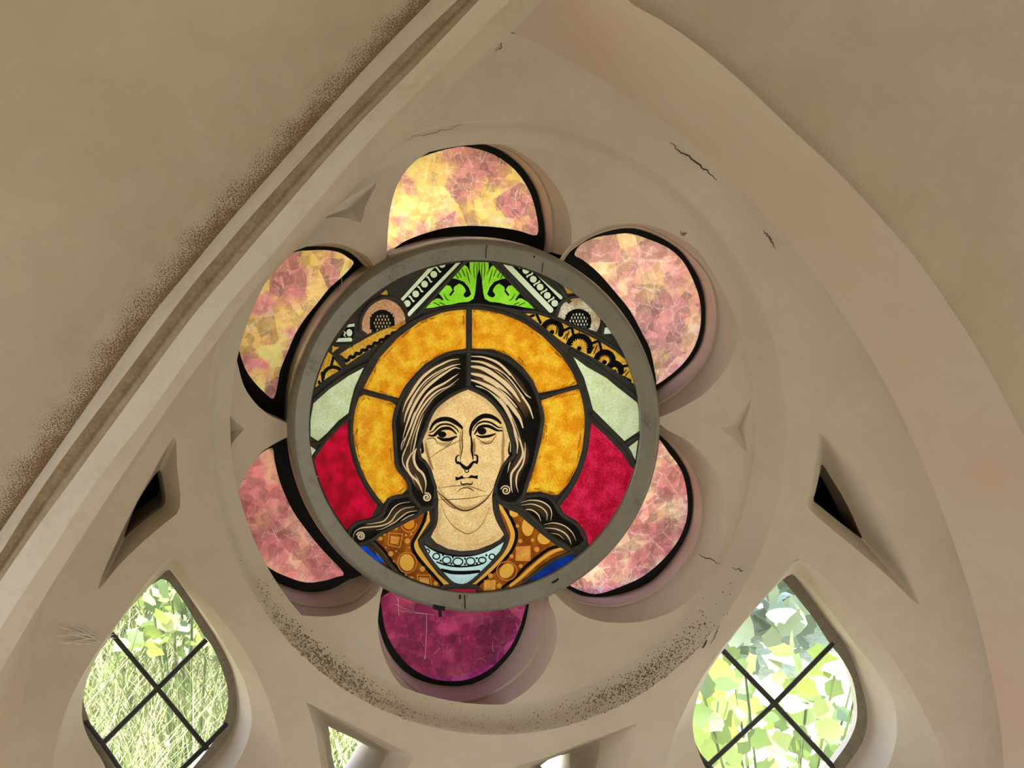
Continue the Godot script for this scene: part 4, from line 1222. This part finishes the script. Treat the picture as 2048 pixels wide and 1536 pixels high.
	for s in [[[885, 290, 876, 420, 880, 540, 880, 650], 26, 0.35], [[1080, 420, 1084, 540, 1086, 640], 34, 0.45], [[372, 470, 388, 580, 420, 700, 450, 800, 486, 870], 34, 0.5], [[1500, 260, 1510, 420, 1500, 600, 1500, 760, 1450, 900], 34, 0.4], [[430, 60, 400, 200, 380, 330], 40, 0.4],
			[[1180, 260, 1240, 250, 1320, 270], 20, 0.0], [[1150, 470, 1250, 480, 1330, 450], 40, 0.18], [[540, 470, 640, 500, 740, 460], 40, 0.2], [[560, 1120, 700, 1330, 900, 1430, 1100, 1400, 1300, 1240], 40, 0.22]]:
		stroke(c8, s[0], s[1], rgb(150, 104, 60), 0.4, s[2])
	for s in [[[905, 260, 912, 330, 906, 420, 914, 520, 904, 600, 886, 680, 880, 745], 10], [[540, 1180, 600, 1240, 680, 1310, 780, 1400, 870, 1455, 950, 1470, 1040, 1452, 1150, 1392, 1250, 1312, 1330, 1212, 1380, 1120], 14], [[560, 1220, 640, 1320, 760, 1420, 860, 1450], 8],
			[[1120, 400, 1180, 450, 1250, 490, 1320, 482, 1370, 420, 1410, 370], 7], [[390, 430, 450, 410, 510, 422, 548, 500], 8], [[640, 544, 720, 500, 772, 430], 7], [[430, 705, 560, 612, 700, 532, 830, 462, 930, 432], 6], [[560, 1140, 760, 1112, 980, 1110, 1150, 1160, 1250, 1200], 6],
			[[560, 1312, 750, 1306, 1000, 1290, 1300, 1240], 7], [[840, 1195, 900, 1147, 980, 1135, 1040, 1155, 1080, 1186], 10]]:
		stroke(c8, s[0], s[1] * 1.3, brown, 0.4, 0.9)
	stroke(c5, [1440, 240, 1500, 380, 1580, 480, 1680, 540, 1740, 545, 1830, 490, 1890, 400, 1940, 280], 7, brown, 0.4, 0.55)
	for s in [[[440, 285, 480, 210, 540, 158, 620, 132, 700, 132, 760, 152, 830, 194, 890, 244, 906, 264], 34], [[1470, 190, 1420, 142, 1340, 98, 1250, 84, 1180, 102, 1110, 152, 1060, 212, 1030, 292, 1030, 372], 36], [[1030, 340, 1045, 440, 1050, 520, 1046, 580, 1060, 660, 1066, 720], 17],
			[[430, 330, 480, 312, 520, 272, 560, 232, 620, 207, 700, 207, 770, 232, 830, 282, 852, 322], 14], [[420, 366, 480, 376, 520, 352, 570, 302, 620, 272, 700, 264, 760, 288, 822, 348], 25], [[550, 398, 620, 430, 700, 432, 760, 416, 825, 386], 27],
			[[1065, 300, 1100, 242, 1150, 192, 1230, 167, 1320, 182, 1390, 222, 1440, 252, 1490, 256], 14], [[1090, 350, 1120, 302, 1160, 252, 1230, 232, 1300, 238, 1360, 266, 1420, 296, 1490, 302], 24], [[1115, 370, 1180, 390, 1260, 386, 1330, 371, 1395, 346], 20],
			[[868, 655, 828, 680, 816, 730, 835, 775, 870, 772, 892, 760], 14], [[1080, 655, 1124, 668, 1130, 730, 1120, 775, 1078, 748], 15], [[850, 758, 900, 800, 940, 838, 970, 850, 1010, 835, 1060, 772, 1110, 752], 28],
			[[885, 1045, 905, 1085, 980, 1080, 1040, 1086, 1060, 1050], 11], [[312, 420, 320, 520, 328, 600, 316, 632], 22], [[1602, 470, 1592, 580, 1602, 640, 1632, 610], 15]]:
		stroke(c8, s[0], s[1] * 1.45, ink, 0.4)
	hoop(c8, 975, 885, 28, 26, 9, ink)
	blob(c8, 618, 358, 60, 46, ink)
	blob(c8, 1200, 310, 64, 52, ink)
	flood(pts(c8, [810, 975, 860, 985, 910, 955, 930, 990, 1000, 985, 1040, 950, 1080, 965, 1140, 955, 1135, 1010, 1060, 995, 970, 995, 880, 1015, 815, 1035]), ink, ink, 0.0)
	# hair hanging beside the neck and the dark line of the neck opening
	stroke(c5, [1250, 620, 1340, 680, 1450, 728, 1600, 756, 1760, 750, 1920, 704, 2040, 640], 46, ink, 0.7)
	# robe
	var gold := rgb(240, 168, 60)
	var edge := rgb(222, 130, 50)
	for s in [[c5, [1330, 330, 1320, 430, 1250, 530, 1190, 640, 1210, 720, 1300, 850, 1400, 960, 1500, 1060], 52], [c5, [740, 640, 840, 770, 940, 900, 1060, 1030], 28], [c6, [500, 230, 570, 350, 620, 460, 645, 560, 620, 660, 540, 770, 400, 920, 230, 1060], 44], [c6, [1200, 690, 1080, 722, 960, 792, 840, 892, 720, 1002, 620, 1080], 28]]:
		stroke(s[0], s[1], s[2], gold, 0.9)
	for s in [[c5, [1290, 340, 1250, 460, 1190, 570, 1150, 650, 1170, 740, 1260, 860, 1360, 970, 1450, 1070], 28], [c5, [760, 620, 860, 722, 970, 872, 1100, 1012, 1150, 1052], 25], [c6, [540, 250, 600, 350, 650, 450, 680, 550, 660, 660, 590, 780, 450, 930, 290, 1070], 26], [c6, [1140, 672, 1020, 702, 900, 782, 780, 882, 660, 1002, 540, 1100], 26]]:
		stroke(s[0], s[1], s[2], ink, 0.9)
	for s in [[910, 540, 1050, 552, 1020, 690, 900, 662, 910, 540], [1200, 970, 1330, 975, 1350, 1100, 1210, 1090, 1200, 970]]: 
		for k in range(0, 8, 2): stroke(c5, s.slice(k, k + 4), 8, edge, 1.0)
	flood(pts(c5, [930, 570, 1022, 582, 1005, 665, 925, 645]), gold, edge, 0.2)
	flood(pts(c5, [1222, 995, 1318, 1000, 1330, 1088, 1225, 1082]), gold, edge, 0.2)
	hoop(c5, 1115, 445, 80, 85, 7, edge, 0, 200)
	blob(c5, 1115, 445, 58, 60, rgb(220, 132, 30))
	blob(c5, 1095, 845, 74, 88, gold, -0.2)
	hoop(c5, 1095, 845, 96, 106, 7, edge)
	for s in [[825, 600, 20], [1085, 565, 12], [1140, 555, 12], [1100, 625, 27], [930, 755, 27], [985, 730, 10], [1255, 910, 27], [1140, 1010, 24], [1390, 1060, 22], [865, 560, 10], [880, 690, 10], [1120, 690, 10], [960, 830, 10], [1085, 970, 10], [985, 500, 12]]: blob(c5, s[0], s[1], s[2], s[2], rgb(224, 146, 54))
	blob(c6, 655, 335, 48, 44, gold, 0.5)
	blob(c6, 797, 480, 60, 94, gold)
	blob(c6, 965, 595, 70, 64, gold)
	flood(pts(c6, [675, 682, 825, 675, 825, 830, 670, 828]), gold, edge, 0.2)
	blob(c6, 580, 930, 84, 66, gold, -0.8)
	hoop(c6, 580, 930, 102, 96, 7, edge)
	flood(pts(c6, [350, 1025, 468, 1025, 465, 1135, 345, 1135]), gold, edge, 0.2)
	for s in [[690, 470, 18], [720, 625, 21], [845, 615, 18], [890, 710, 27], [630, 780, 20], [725, 880, 20], [415, 980, 25], [505, 1080, 25], [890, 505, 12]]: blob(c6, s[0], s[1], s[2], s[2], rgb(224, 146, 54))
	# collar
	stroke(c5, [1400, 840, 1500, 870, 1640, 886, 1800, 872, 1880, 850], 14, ink, 0.8)
	stroke(c5, [1450, 920, 1560, 945, 1700, 947, 1830, 935], 30, ink, 0.8)
	for s in [[1395, 780, 34, 30], [1500, 820, 42, 35], [1615, 836, 50, 38], [1745, 832, 45, 38], [1865, 820, 38, 30], [1965, 785, 30, 28], [1300, 730, 24, 24]]: hoop(c5, s[0], s[1], s[2], s[3], 9, ink)
	for s in [[1465, 768], [1565, 790], [1690, 805], [1810, 800], [1550, 855], [1690, 862], [1810, 852], [1440, 826], [1908, 770]]: blob(c5, s[0], s[1], 11, 11, ink)
	# leaf, right half then mirrored
	var half := [96, 200, 190, 205, 192, 300, 168, 370, 215, 275, 240, 255, 300, 270, 380, 350, 412, 388, 330, 398, 250, 428, 200, 488, 176, 556, 205, 584, 240, 566, 222, 520, 250, 470, 300, 445, 350, 480, 360, 522, 390, 470, 450, 458, 500, 488, 517, 540, 482, 600, 530, 598, 600, 640, 675, 705, 560, 692, 470, 672, 380, 662, 300, 642, 200, 632, 152, 602, 135, 540, 120, 400, 98, 300]
	var green := rgb(172, 240, 64)
	var dark := rgb(40, 70, 8)
	for side in [1.0, -1.0]:
		var m := func(a: Array) -> Array:
			var o := []
			for i in range(0, a.size(), 2):
				o.append(98.0 + (a[i] - 98.0) * side - (8.0 if side < 0.0 else 0.0)); o.append(a[i + 1])
			return o
		flood(pts(c2, m.call(half)), green, rgb(150, 228, 44), 0.1)
		for s in [[145, 215, 150, 300, 140, 400], [230, 290, 210, 370, 190, 440], [270, 300, 240, 370], [310, 320, 280, 380], [340, 345, 310, 390], [460, 545, 430, 600, 400, 620], [500, 640, 450, 660], [560, 640, 500, 668], [120, 230, 118, 330, 122, 420]]: stroke(c2, m.call(s), 7, dark, 0.3)
		for s in [[200, 560, 225, 580, 245, 560, 222, 520, 250, 465, 310, 425, 410, 405], [360, 520, 390, 560], [515, 545, 480, 600, 470, 608]]: stroke(c2, m.call(s), 15, ink, 0.3)
	stroke(c2, [98, 330, 100, 480, 98, 640], 20, ink, 0.4)
	# beaded strips
	var bone := rgb(240, 246, 216)
	for s in [[c1, [1860, 215, 1335, 755], 46], [c1, [1560, 270, 1235, 615], 36], [c2, [350, 225, 825, 715], 46], [c2, [650, 300, 930, 590], 28]]: stroke(s[0], s[1], s[2], bone, 1.0)
	for s in [[c1, [1660, 250, 1575, 352, 1480, 452, 1390, 552, 1302, 650]], [c2, [490, 215, 572, 312, 648, 402, 718, 482, 792, 568, 868, 648]]]:
		var a: Array = s[1]
		for i in range(0, a.size(), 2):
			blob(s[0], a[i], a[i + 1], 35, 35, bone)
			if i + 2 < a.size():
				var p := Vector2(a[i], a[i + 1])
				var q := Vector2(a[i + 2], a[i + 3])
				var mid := (p + q) * 0.5
				var d := (q - p).normalized()
				var nn := Vector2(-d.y, d.x)
				var z := []
				for k in [[-34, -4], [-30, 7], [0, 0], [30, -7], [34, 4]]:
					var w: Vector2 = mid + nn * float(k[0]) + d * float(k[1])
					z.append(w.x); z.append(w.y)
				stroke(s[0], z, 13, bone, 0.6)
	for s in [[c1, [690, 870, 765, 862], 34], [c1, [580, 1030, 715, 1022], 38], [c2, [1380, 930, 1480, 925], 56]]: stroke(s[0], s[1], s[2], bone, 1.0)
	blob(c1, 710, 950, 30, 38, bone)
	stroke(c1, [650, 930, 668, 950, 655, 970, 672, 990], 10, bone)
	# shells with a cross-hatched boss
	for s in [[c1, 1045, 850, 112, 122], [c2, 1105, 830, 122, 112]]:
		blob(s[0], s[1], s[2], s[3] + 12, s[4] + 8, ink)
		blob(s[0], s[1] + 4, s[2] + 6, s[3] - 20, s[4] - 22, rgb(232, 186, 150) if s[0] == c1 else rgb(246, 232, 214))
		for k in range(-3, 4):
			var hh := (float(s[4]) - 12.0) * sqrt(maxf(0.05, 1.0 - pow(k * 32.0 / s[3], 2.0)))
			stroke(s[0], [s[1] + k * 32 - 0.45 * hh, s[2] - hh, s[1] + k * 32 + 0.45 * hh, s[2] + hh], 11, ink, 1.0)
			stroke(s[0], [s[1] + k * 32 + 0.45 * hh, s[2] - hh, s[1] + k * 32 - 0.45 * hh, s[2] + hh], 11, ink, 1.0)
		hoop(s[0], s[1], s[2], s[3], s[4], 22, ink, 150, 400)
	for k in [0, 3]: flood(panes.amber[k], rgb(244, 190, 60), rgb(216, 150, 48), 0.35)
	# scalloped bands
	for s in [[840, 925, 95], [1118, 1092, 112], [1378, 1234, 88], [1480, 1330, 70]]:
		hoop(c2, s[0], s[1], s[2], s[2], 42, ink, 190, 385)
		for k in 11:
			var t := deg_to_rad(195.0 + 18.0 * k)
			stroke(c2, [s[0] + cos(t) * (s[2] - 10), s[1] + sin(t) * (s[2] - 10), s[0] + cos(t) * (s[2] - 34), s[1] + sin(t) * (s[2] - 34)], 11, ink, 1.0)
		blob(c2, s[0], s[1] + 18, 24, 22, ink)
	for s in [[950, 930, 1040, 890], [1040, 890, 1060, 975], [1240, 1060, 1320, 1030], [1320, 1030, 1342, 1120], [1550, 1295, 1640, 1280], [680, 760, 720, 845], [650, 770, 596, 792], [1560, 1400, 1640, 1440]]: stroke(c2, s, 22, ink, 0.8)
	for s in [[990, 960, 960, 1010], [1010, 940, 985, 1020], [1270, 1090, 1240, 1140], [1300, 1080, 1268, 1160], [1600, 1330, 1560, 1370], [1625, 1345, 1590, 1390], [890, 900, 880, 960], [1120, 940, 1100, 970]]: stroke(c2, s, 10, rgb(60, 34, 8), 0.5)
	hoop(c1, 545, 1410, 105, 110, 26, ink, 180, 330)
	for s in [[545, 1200, 520, 1300], [560, 1200, 640, 1300], [430, 1360, 440, 1460], [400, 1450, 420, 1510]]: stroke(c1, s, 22, ink, 0.9)
	for i in 9:
		var x := 640.0 + i * 62.0
		stroke(c1, [x, 1262 - i * 34, x + 14, 1228 - i * 34, x + 40, 1236 - i * 36, x + 60, 1220 - i * 34], 26, ink, 0.7)
	for i in 5: stroke(c1, [1120 + i * 40, 520 - i * 30, 1150 + i * 34, 470 - i * 34], 14, rgb(150, 110, 40), 0.3)

func build_roundel() -> void:
	var c := pt(950, 853, Z_ART)
	art_o = Vector2(c.x - ART_S * 0.5, c.y + ART_S * 0.5)
	note_panes()
	paint()
	var tex := ImageTexture.create_from_image(Image.create_from_data(ART_N, ART_N, false, Image.FORMAT_RGB8, buf))
	var t := thing("stained_glass_roundel", "round stained glass panel of a haloed long-haired figure in a grey ring", "stained glass")
	var art := stained(tex, 0.35)
	var called := {"halo": "halo_pane", "hair": "hair_pane", "face": "face_pane", "lock": "hair_lock_pane", "robe": "robe_pane", "collar": "collar_pane", "clasp": "clasp_pane", "mantle": "mantle_pane", "crimson": "crimson_pane", "pale": "pale_pane", "leaf": "leaf_pane", "bead": "beaded_pane", "amber": "amber_pane", "shell": "shell_pane"}
	var said := {"halo": "orange glass of the halo", "hair": "painted strands of long brown hair", "face": "pale amber painted face and neck with large eyes", "robe": "brown and gold jewelled robe", "collar": "white beaded collar", "crimson": "deep crimson glass", "pale": "pale green glass", "leaf": "bright green painted leaf", "bead": "black and white beaded strip", "mantle": "blue glass of the mantle", "clasp": "small red clasp", "lock": "painted lock of hair on the shoulder", "amber": "amber glass of the border", "shell": "shell with a cross-hatched boss"}
	var holes := []
	for k in panes:
		for p in panes[k]:
			holes.append(p)
			var o := put(called[k], pane_mesh(Geometry2D.offset_polygon(p, 2.0)[0], Z_ART, art_o, Vector2(ART_S, ART_S)), art, t)
			o.set_meta("label", said[k])
	put("lead_net", sheet(projected_ring(352.0, Z_ART), holes, Z_ART + 0.001, 3.0), M.lead, t)
	# rounded lead cames along the main joints
	for line in [arc(938, 851, 236, 137, 401, 60), [937, 613, 937, 700, 937, 772], [724, 783, 765, 793, 801, 803], [1163, 771, 1120, 784, 1080, 794],
			[937, 702, 913, 704, 889, 711, 866, 723, 846, 739, 827, 758, 811, 778, 800, 801, 792, 822, 788, 845, 789, 868, 791, 900, 795, 934, 807, 950, 818, 966, 821, 988, 833, 1005, 844, 1016, 866, 1014, 872, 1000],
			[937, 702, 967, 704, 999, 711, 1022, 723, 1046, 743, 1061, 762, 1073, 787, 1080, 811, 1085, 836, 1081, 862, 1076, 888, 1068, 924, 1060, 948, 1052, 972, 1046, 993, 1034, 1005, 1022, 1007, 998, 1002, 990, 990],
			[936, 775, 916, 783, 898, 793, 878, 808, 866, 822, 857, 840, 850, 858, 841, 882, 836, 898], [936, 775, 955, 783, 975, 795, 992, 811, 1006, 829, 1016, 849, 1022, 868, 1027, 890, 1028, 910, 1018, 922],
			[820, 990, 805, 992, 785, 996, 774, 1006, 770, 1018, 762, 1032, 742, 1041, 718, 1045, 702, 1056, 696, 1070, 700, 1086], [842, 1018, 838, 1028, 815, 1040, 786, 1055, 762, 1067, 744, 1080, 718, 1090], [1047, 994, 1076, 990, 1097, 994, 1110, 1008, 1118, 1022, 1130, 1034, 1154, 1049, 1168, 1068, 1172, 1084], [1024, 1010, 1041, 1017, 1056, 1028, 1076, 1046, 1095, 1069, 1121, 1087, 1144, 1102],
			[872, 1010, 872, 1040, 864, 1060, 842, 1081, 845, 1094, 862, 1122, 885, 1148, 908, 1169, 936, 1169, 970, 1140, 1001, 1108, 1014, 1083, 1012, 1068, 998, 1044, 990, 1020, 988, 994], [880, 1183, 886, 1174, 908, 1172, 936, 1172, 954, 1174, 960, 1184],
			[622, 888, 648, 882, 678, 852, 704, 830], [624, 918, 648, 884], [1282, 870, 1252, 888], [1184, 828, 1222, 864, 1252, 894, 1270, 928], [734, 727, 700, 744, 660, 771, 628, 800], [1140, 700, 1186, 727, 1236, 764, 1280, 800],
			[1046, 622, 1074, 624, 1118, 639, 1194, 674, 1240, 704, 1262, 722], [834, 630, 884, 574, 930, 522], [1084, 622, 1036, 568, 994, 521], [720, 664, 722, 636, 740, 608, 770, 594, 800, 602, 814, 626], [1112, 632, 1124, 604, 1156, 592, 1190, 606, 1206, 636, 1204, 668],
			[1140, 606, 1115, 570, 1100, 556], [668, 690, 706, 690], [740, 1082, 762, 1108, 790, 1144], [1146, 1104, 1100, 1124, 1046, 1166], [688, 720, 672, 708]]:
		var l := v2(line)
		put("lead_came", ridge(curve(l, 3) if l.size() > 2 and l.size() < 40 else l, 8.0, Z_ART + 0.001, 0.0035), M.lead, t)
	# grey ring: flat face, rounded outer shoulder, deep outer side, inner lip
	var outer := lift(ring(952, 854, 364, 366, 160), Z_RING)
	var inner := lift(ring(950, 853.5, 331.5, 333, 160), Z_RING)
	var mid := Vector3.ZERO
	for p in outer: mid += p / outer.size()
	var rails := []
	for p in [[0.0, Z_ART], [0.0, Z_RING - 0.001], [0.001, Z_RING]]: rails.append(ring_rail(inner, mid, p[0], p[1]))
	for p in [[-0.0015, Z_RING], [0.0, Z_RING - 0.0008], [0.0026, Z_RING - 0.0032], [0.0052, Z_RING - 0.008], [0.0068, Z_RING - 0.015], [0.0072, Z_RING - 0.026], [0.0056, Z_RING - 0.038], [0.001, Z_RING - 0.042], [0.0, Z_GLASS - 0.012]]: rails.append(ring_rail(outer, mid, p[0], p[1]))
	var frame := put("ring_frame", loft(rails, true, [1, 2, 3, 4, 10]), M.ring, t)
	# hardened drips of black putty and the ring's solder seams
	for s in [[[866, 1213, 876, 1216, 890, 1218], 9.0], [[880, 1216, 880, 1226, 881, 1234], 7.0], [[1104, 1166, 1112, 1162, 1117, 1157], 4.0], [[929, 1190, 930, 1206, 930, 1218], 2.0], [[920, 1190, 920, 1198], 4.0], [[974, 490, 972, 505, 972, 516], 1.6], [[1086, 525, 1084, 545], 1.4], [[1067, 513, 1070, 514], 4.0]]:
		put("putty_drip", ridge(v2(s[0]), s[1], Z_RING + 0.0004, 0.0008), M.putty, frame)

func ring_rail(a: PackedVector3Array, mid: Vector3, out: float, z: float) -> PackedVector3Array:
	var r := PackedVector3Array()
	for p in a:
		var q := p + (p - mid).normalized() * out
		q.z = z
		r.append(q)
	return r

# ------------------------------------------------------------------ outside
func build_garden() -> void:
	# bank of grass rising behind the chapel
	var st := begin()
	var noise := FastNoiseLite.new()
	noise.seed = 5
	noise.frequency = 0.35
	var h := func(x: float, z: float) -> float: return 0.55 + 0.2 * (-z - 0.6) + 0.08 * noise.get_noise_2d(x, z)
	for i in 60:
		for j in 40:
			var x := -9.0 + i * 0.3
			var z := -0.4 - j * 0.3
			var p := func(a: float, b: float) -> Vector3: return Vector3(a, h.call(a, b), b)
			tri(st, p.call(x, z), p.call(x + 0.3, z), p.call(x + 0.3, z - 0.3), Vector3.UP)
			tri(st, p.call(x, z), p.call(x + 0.3, z - 0.3), p.call(x, z - 0.3), Vector3.UP)
	var bank := MeshInstance3D.new()
	bank.name = "hillside"
	bank.mesh = finish(st)
	bank.material_override = solid(mixed(61, [rgb(136, 146, 96), rgb(206, 206, 166), rgb(238, 234, 212)], 0.02, 0.09, 0.5), 0.8, 0.95)
	add_child(bank)
	tag(bank, "sunlit grassy bank rising behind the chapel, seen through the glass", "hillside", "", "structure")
	# tall grass
	var blade := begin()
	for k in 4:
		var w0 := 0.004 * (1.0 - k / 4.0)
		var w1 := 0.004 * (1.0 - (k + 1) / 4.0)
		var y0 := k / 4.0
		var y1 := (k + 1) / 4.0
		var b0 := y0 * y0 * 0.35
		var b1 := y1 * y1 * 0.35
		tri(blade, Vector3(-w0, y0, b0), Vector3(w0, y0, b0), Vector3(w1, y1, b1))
		if k < 3: tri(blade, Vector3(-w0, y0, b0), Vector3(w1, y1, b1), Vector3(-w1, y1, b1))
	var mm := MultiMesh.new()
	mm.transform_format = MultiMesh.TRANSFORM_3D
	mm.use_colors = true
	mm.mesh = finish(blade)
	var n := 6500
	mm.instance_count = n
	for i in n:
		var z := rng.randf_range(-3.6, -1.2)
		var x := rng.randf_range(-1.6, 0.1 - 0.3 * (z + 1.2))
		var s := rng.randf_range(0.4, 0.85)
		var b := Basis(Vector3.UP, rng.randf() * TAU) * Basis(Vector3.RIGHT, rng.randf_range(-0.2, 0.35))
		mm.set_instance_transform(i, Transform3D(b.scaled(Vector3(s * 1.8, s, s)), Vector3(x, h.call(x, z) - 0.02, z)))
		var c := Color(0.14, 0.19, 0.05).lerp(Color(0.64, 0.58, 0.34), rng.randf() * rng.randf() * 1.3)
		mm.set_instance_color(i, c)
	var gm := StandardMaterial3D.new()
	gm.vertex_color_use_as_albedo = true
	gm.roughness = 0.7
	gm.backlight_enabled = true
	gm.backlight = Color(0.6, 0.66, 0.48)
	var grass := MultiMeshInstance3D.new()
	grass.name = "tall_grass"
	grass.multimesh = mm
	grass.material_override = gm
	add_child(grass)
	garden_leaf = gm
	tag(grass, "tall green and straw-coloured grass on the bank outside", "grass", "", "stuff")
	# hedge at the top of the bank
	var hedge := MultiMesh.new()
	hedge.transform_format = MultiMesh.TRANSFORM_3D
	hedge.use_colors = true
	hedge.mesh = leaf_mesh()
	hedge.instance_count = 8000
	for i in 8000:
		var z := -3.2 - rng.randf() * 0.6
		var at_ := pt(rng.randf_range(-500, 2600), 0, z)
		at_.y = 1.0 + rng.randf_range(0.0, 2.9)
		var s := rng.randf_range(0.06, 0.14)
		var b := Basis(Vector3.UP, rng.randf_range(-1.2, 1.2)) * Basis(Vector3.RIGHT, rng.randf_range(-1.4, 0.2)) * Basis(Vector3.BACK, rng.randf() * TAU)
		hedge.set_instance_transform(i, Transform3D(b.scaled(Vector3(s, s, s)), at_))
		hedge.set_instance_color(i, Color(0.15, 0.20, 0.12).lerp(Color(0.32, 0.37, 0.25), rng.randf()))
	# two leafy shrubs close to the wall
	var ho := MultiMeshInstance3D.new()
	ho.name = "hedge"
	ho.multimesh = hedge
	ho.material_override = garden_leaf
	add_child(ho)
	tag(ho, "grey-green leafy hedge along the top of the bank outside", "hedge", "", "stuff")
	var leaf := leaf_mesh()
	var lm := []
	for c in [rgb(80, 94, 30), rgb(106, 118, 40), rgb(62, 80, 28), rgb(172, 172, 104)]:
		var m := StandardMaterial3D.new()
		m.albedo_color = c
		m.roughness = 0.45
		m.backlight_enabled = true
		m.backlight = Color(0.42, 0.52, 0.3)
		lm.append(m)
	shrub("leafy_shrub", "broad-leaved shrub in sunlight outside the clear light farther from the rib", [1380, 1750, 1300, 1620], -1.7, 0.5, 150, leaf, lm, 0.07, h)
	shrub("leafy_shrub", "small-leaved bush above the tall grass outside", [250, 480, 1120, 1300], -2.3, 0.5, 150, leaf, lm, 0.05, h)

func leaf_mesh() -> ArrayMesh:
	var st := begin()
	var out := [[0.0, 0.0], [0.22, 0.12], [0.4, 0.3], [0.36, 0.42], [0.44, 0.58], [0.26, 0.72], [0.14, 0.86], [0.0, 1.05]]
	for s in [-1.0, 1.0]:
		for i in out.size() - 1:
			var a := Vector3(out[i][0] * s, out[i][1], 0.12 * out[i][0])
			var b := Vector3(out[i + 1][0] * s, out[i + 1][1], 0.12 * out[i + 1][0])
			var c := Vector3(0, out[i][1], 0)
			var d := Vector3(0, out[i + 1][1], 0)
			if i > 0: tri(st, c, a, b)
			if i < out.size() - 2: tri(st, c, b, d)
			elif i == 0: tri(st, c, b, d)
	return finish(st)

func shrub(called: String, label: String, box: Array, z: float, deep: float, n: int, leaf: Mesh, mats: Array, size: float, h: Callable) -> void:
	var t := thing(called, label, "shrub")
	var foot := pt((box[0] + box[1]) * 0.5, box[3], z)
	foot.y = h.call(foot.x, foot.z)
	var stems := []
	for i in 9:
		var u := rng.randf_range(box[0], box[1])
		var v := rng.randf_range(box[2], (box[2] + box[3]) * 0.5)
		var tip := pt(u, v, z - rng.randf() * deep)
		var line := PackedVector3Array()
		for k in 7: line.append(foot.lerp(tip, k / 6.0) + Vector3(0, 0.05 * sin(PI * k / 6.0), 0))
		stems.append(put("stem", tube(line, 0.004), mats[2], t))
	for i in n:
		var u := rng.randf_range(box[0], box[1])
		var v := lerpf(box[2], box[3], pow(rng.randf(), 0.8))
		var o := put("leaf", leaf, mats[rng.randi() % mats.size()], stems[i % 9])
		var s := size * rng.randf_range(0.6, 1.3)
		var b := Basis(Vector3.UP, rng.randf_range(-1.2, 1.2)) * Basis(Vector3.RIGHT, rng.randf_range(-1.4, 0.2)) * Basis(Vector3.BACK, rng.randf() * TAU)
		o.transform = Transform3D(b.scaled(Vector3(s, s, s)), pt(u, v, z - rng.randf() * deep))

# ------------------------------------------------------------------ cobwebs
func build_cobwebs() -> void:
	var w := thing("cobweb", "wispy cobweb strands at the edge of the grassy light", "cobweb", "cobwebs on the stonework")
	for i in 16:
		var a := pt(222 + rng.randf_range(-12, 12), 1270 + rng.randf_range(-18, 10), -0.02)
		var b := pt(rng.randf_range(112, 175), 1268 + rng.randf_range(-22, 26), 0.012)
		var m := (a + b) * 0.5 + Vector3(0, -rng.randf_range(0.0, 0.008), 0.006)
		put("strand", tube(PackedVector3Array([a, a.lerp(m, 0.6), m, m.lerp(b, 0.6), b]), 0.00045), M.web, w)
	var x := thing("cobweb", "fine cobweb threads hanging over the dark magenta lobe", "cobweb", "cobwebs on the stonework")
	for s in [[796, 1196, 797, 1215, 798, 1232], [853, 1226, 853, 1260, 851, 1300, 850, 1318], [790, 1208, 815, 1220, 840, 1226, 870, 1230], [784, 1186, 792, 1192, 797, 1204], [800, 1222, 830, 1226, 852, 1228]]:
		put("strand", tube(lift(v2(s), Z_GLASS + 0.03), 0.0003), M.web, x)
	var y := thing("cobweb", "short cobweb thread on the ring beside the lobe behind the rib", "cobweb", "cobwebs on the stonework")
	put("strand", tube(lift(v2([683, 556, 684, 572, 684, 582, 688, 588]), -0.05), 0.0004), M.web, y)
